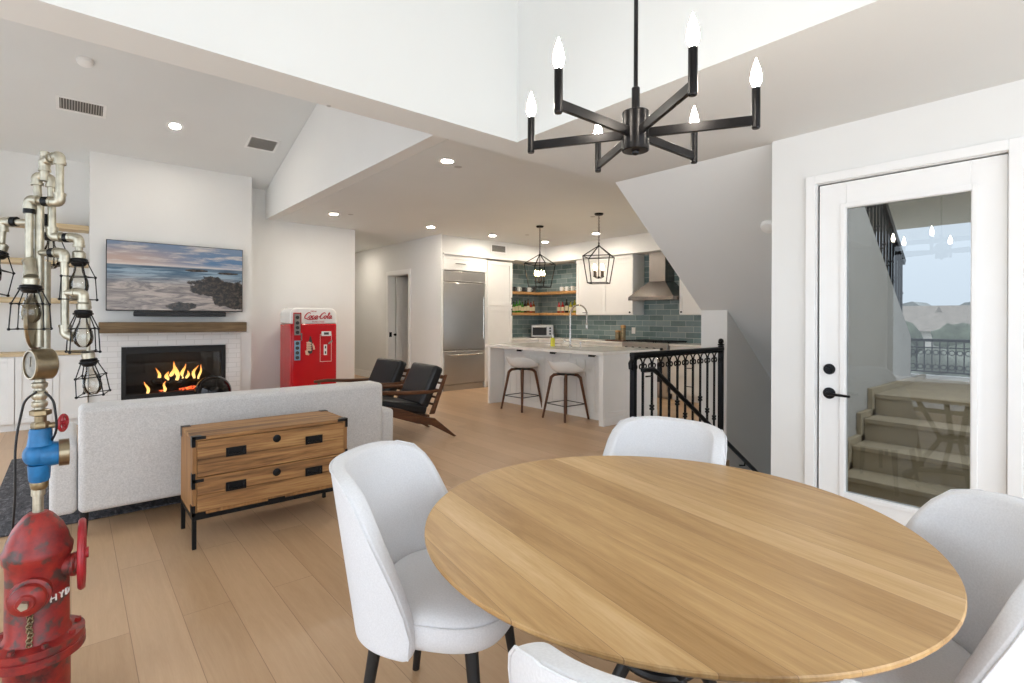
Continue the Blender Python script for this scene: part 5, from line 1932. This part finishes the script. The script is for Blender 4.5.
pipe_run([H(28, 268, -.03), H(28, 202, -.03), H(58, 205, -.03), H(58, 158, -.03), H(43, 163, -.0), H(43, 182, .0)])
pipe_run([H(37, 206), H(35, 177), H(50, 178, .02), H(51, 237, .02), H(78, 238, .02), H(78, 254, .02)])
pipe_run([H(37, 254), H(63, 254, -.02), H(64, 335, -.02), H(70, 337, -.02)])
pipe_run([H(64, 294, -.02), H(82, 294, -.02), H(82, 303, -.02)])
pipe_run([H(28, 225, -.03), H(2, 224, -.03), H(0, 246, -.03)])
pipe_run([H(64, 300, .02), H(88, 300, .03), H(88, 352, .03)], .006, .008)
mb = MB(); mb.cyl(H(43, 182), H(43, 157), .012, seg=16); mb.lathe([(.014, 0), (.016, .005), (.016, .018), (.012, .022)], H(43, 168), 16); mb.lathe([(.011, 0), (.013, .005), (.012, .016), (0, .018)], H(43, 157.5), 14); mb.build('top_stub', 'galv', t)
for p, q in ((H(28, 216, -.03), H(28, 209, -.03)), (H(42, 204, -.03), H(48, 204, -.03)), (H(64, 238, .02), H(70, 238, .02)), (H(49, 254, -.01), H(55, 254, -.01)), (H(9, 224, -.03), H(16, 224, -.03)), (H(43, 214, .03), H(43, 226, .03))):
    mb = MB(); mb.cyl(p, q, .0158, seg=12)
    mb.build('black_coupling', 'black', t)


def cage_lamp(p, tilt=(0, 0, 0), rot=0.0, flare=1.0, hgt=.145, big=1.0):
    """socket, clear bulb and wire guard hanging from p"""
    R_ = Matrix.Translation(p) @ Matrix.Rotation(tilt[0], 4, LF) @ Matrix.Rotation(tilt[1], 4, LR) @ Matrix.Rotation(rot, 4, 'Z')

    def X(v):
        return R_ @ Vector(v)
    ax = (R_.to_3x3() @ Vector((0, 0, 1))).normalized()
    B_ = big
    mb = MB(); mb.lathe([(.013 * B_, -.010), (.018 * B_, -.008), (.018 * B_, .010), (.012 * B_, .016)], X((0, 0, 0)), 18, ax)
    sk = mb.build('lamp_socket', 'galv', t)
    mb = MB(); mb.lathe([(.013 * B_, -.036), (.017 * B_, -.034), (.021 * B_, -.028), (.024 * B_, -.014), (.021 * B_, -.010)], X((0, 0, 0)), 18, ax); mb.build('socket_collar', 'black', sk)
    mb = MB(); mb.lathe([(0, -.132), (.012, -.130), (.023, -.118), (.027, -.10), (.024, -.08), (.012, -.05), (.010, -.036)], X((0, 0, 0)), 20, ax); mb.build('bulb', 'clear', sk)
    mb = MB()
    rings = [(.024 * B_, -.022), (.046 * flare, -.07), (.051 * flare, -hgt)]
    for r_, z in rings:
        c_ = [X((r_ * math.cos(k * PI / 2), r_ * math.sin(k * PI / 2), z)) for k in range(4)]
        if z < -.05:
            for k in range(4):
                mb.cyl(c_[k], c_[(k + 1) % 4], .0017, seg=6)
                mb.ball(c_[k], .0045, 8, 6)
        else:
            mb.ring(X((0, 0, z)), r_, .0035, ax, 18, 6)
    for k in range(4):
        mb.tube([X((r_ * math.cos(k * PI / 2), r_ * math.sin(k * PI / 2), z)) for r_, z in rings], .0018, 6)
    mb.build('wire_cage', 'black', sk)


cage_lamp(H(30, 284, -.06), (0, 0), .6, 1.15, .15, 1.2)
pipe_run([H(28, 262, -.03), H(29, 270, -.05), H(30, 278, -.06)], .0135, .0165)
cage_lamp(H(78, 256, .02), (0, 0), .35)
cage_lamp(H(82, 308, -.02), (0, 0), .9, 1.05)
cage_lamp(H(88, 357, .03), (-.08, .05), .5, 1.0, .13)
cage_lamp(H(0, 250, -.03), (.25, 0), .3, 1.1)
cage_lamp(H(50, 228, .09), (0, 0), .2, .9, .12)
mb = MB()
mb.tube(elbow_path([H(36, 392, -.03), H(24, 400, -.03), H(15, 440, -.03), H(15, 500, -.02), H(10, 560, .02)], .06), .0035, 6)
mb.tube(elbow_path([H(44, 392, -.03), H(53, 400, -.03), H(57, 430, -.02), H(50, 445, .02)], .05), .0035, 6)
mb.build('power_cord', 'blackm', t)


# ================================================================== OUTSIDE
t = thing('terrace_railing', 'dark scrolled iron railing on the stair landing outside the glass door', 'railing', (7.05, .5, .74))
mb = MB(); mb.box(7.03, -2.9, 1.10, 7.07, 2.8, 1.13); mb.box(7.04, -2.9, .77, 7.06, 2.8, .785); mb.box(7.04, -2.9, 1.03, 7.06, 2.8, 1.042); mb.build('rails', 'black', t)
for y in (-2.9, -1.0, .15, 2.0, 2.78):
    mb = MB(); mb.box(7.03, y - .02, .74, 7.07, y + .02, 1.14); mb.build('post', 'black', t)
mb = MB()
for i in range(27):
    y = .2 + i * .066
    mb.cyl((7.05, y, .785), (7.05, y, 1.10), .006, seg=6)
    for z in (.83, .985):
        mb.ring((7.05, y + .033, z), .024, .005, AX, 14, 5)
mb.build('scrollwork', 'black', t)
t = thing('upper_stair_railing', 'dark vertical-bar railing on the rising exterior stair wall', 'railing', (5.0, 1.44, 2.3))
mb = MB()
mb.bar((3.9, 1.46, zr(3.9) + .72), (6.5, 1.46, zr(6.5) + .72), .05, .06); mb.bar((3.9, 1.46, zr(3.9) + .06), (6.5, 1.46, zr(6.5) + .06), .03, .03)
mb.build('rails', 'black', t)
for i in range(24):
    x = 4.2 + i * .098
    mb = MB(); mb.cyl((x, 1.46, zr(x)), (x, 1.46, zr(x) + .72), .011, seg=8)
    mb.ball((x, 1.46, zr(x) + .25 + .12 * (i % 2)), .02, 8, 5, (1, 1, .6))
    mb.build('baluster', 'black', t)
M['hill'] = simple('hazy_hillside', '#8d918f', 1.0, var=.2, nscale=.06)  # distance haze is put into this grey
M['leaf'] = simple('olive_foliage', '#62695a', 1.0, var=.4, nscale=1.2)
M['leaf2'] = simple('haze_grey_foliage', '#7b7f74', 1.0, var=.35, nscale=1.2)  # both foliage colours are greyed to stand in for distance haze
M['hwall'] = simple('pale_house_wall', '#dcd8d0', .9)
M['roof'] = simple('grey_brown_roof_tiles', '#8d857c', .9, var=.2, nscale=3)
M['field'] = simple('dry_ground', '#8f8c84', 1.0, var=.2, nscale=.1)
mb = MB()
mb.prism([(9, -60, -3.2), (420, -60, -3.2), (420, -60, -12), (9, -60, -12)], (0, 260, 0))
o = mb.build('hillside_ground', 'field'); o['kind'] = 'structure'
mb = MB()
nx_ = 40
prof = []
for i in range(nx_ + 1):
    y = -20 + 160 * i / nx_
    prof.append((320, y, 8.5 + 1.6 * math.sin(i * .9) + .9 * math.sin(i * 2.3 + 1)))
mb.prism(prof + [(320, 140, -6), (320, -20, -6)], (30, 0, 0))
o = mb.build('hills', 'hill'); o['kind'] = 'structure'


def tree(x, y, z, h, r, mat, label):
    t = thing('tree', label, 'tree', (x, y, z), 'trees on the slope outside', local=True)
    mb = MB(); mb.tube([(0, 0, 0), (.1, .05, h * .3), (0, 0, h * .6)], [r * .12, r * .09, r * .05], 8); mb.build('trunk', 'bark', t)
    bm = bmesh.new()
    for k in range(9):
        q = Vector((random.uniform(-.6, .6) * r, random.uniform(-.6, .6) * r, h * random.uniform(.45, .85)))
        rr = r * random.uniform(.45, .7)
        g = bmesh.ops.create_icosphere(bm, subdivisions=2, radius=rr, matrix=Matrix.Translation(q))
        for v_ in g['verts']:
            v_.co += (v_.co - q) * random.uniform(-.22, .22)
    m2 = MB(); bm.verts.index_update(); m2._add([v_.co.copy() for v_ in bm.verts], [[v_.index for v_ in f.verts] for f in bm.faces]); bm.free()
    m2.build('foliage', mat, t, smooth=70)
    return t


for x, rt_, h, r, mt, lab in ((31, .238, 4.4, 1.5, 'leaf', 'olive tree beyond the landing railing, leftmost in the door glass'), (76, .2, 5.4, 1.8, 'leaf2', 'haze-greyed green tree beyond the landing railing, second from left in the glass'),
                              (24, .176, 3.6, .9, 'leaf2', 'small haze-greyed tree low beyond the landing railing, mid glass'), (52, .160, 5.4, 1.6, 'leaf', 'tall olive tree beyond the landing railing, right of mid glass'),
                              (31, .146, 4.4, 1.3, 'leaf', 'broad olive tree beyond the landing railing, near the right glass edge'), (90, .215, 6.0, 3.2, 'leaf2', 'distant haze-greyed tree behind the leftmost olive tree')):
    tree(x, x * rt_, -3.2, h, r, mt, lab)
M['winglass'] = simple('house_window', '#4d565c', .2)
for x, rt_, w_, h, lab in ((40, .197, 5, 3.6, 'pale house on the slope, centre of the door glass view'), (60, .226, 5, 4.4, 'pale house on the slope at the left of the glass view'), (66, .170, 7, 4.6, 'larger pale house farther down the slope, right in the glass view')):
    t = thing('house', lab, 'house', (x, x * rt_, -2.9), 'houses on the slope outside', local=True)
    mb = MB(); mb.box(-2.5, -w_ / 2, 0, 2.5, w_ / 2, h); mb.build('walls', 'hwall', t)
    mb = MB(); mb.prism([(-2.9, -w_ / 2 - .3, h), (2.9, -w_ / 2 - .3, h), (0, -w_ / 2 - .3, h + 1.1)], (0, w_ + .6, 0)); mb.build('roof', 'roof', t)
    for k in (-.3, .0, .3):
        mb = MB(); mb.box(-2.55, w_ * k - .4, 1.2, -2.5, w_ * k + .4, 2.4); mb.build('window', 'winglass', t)
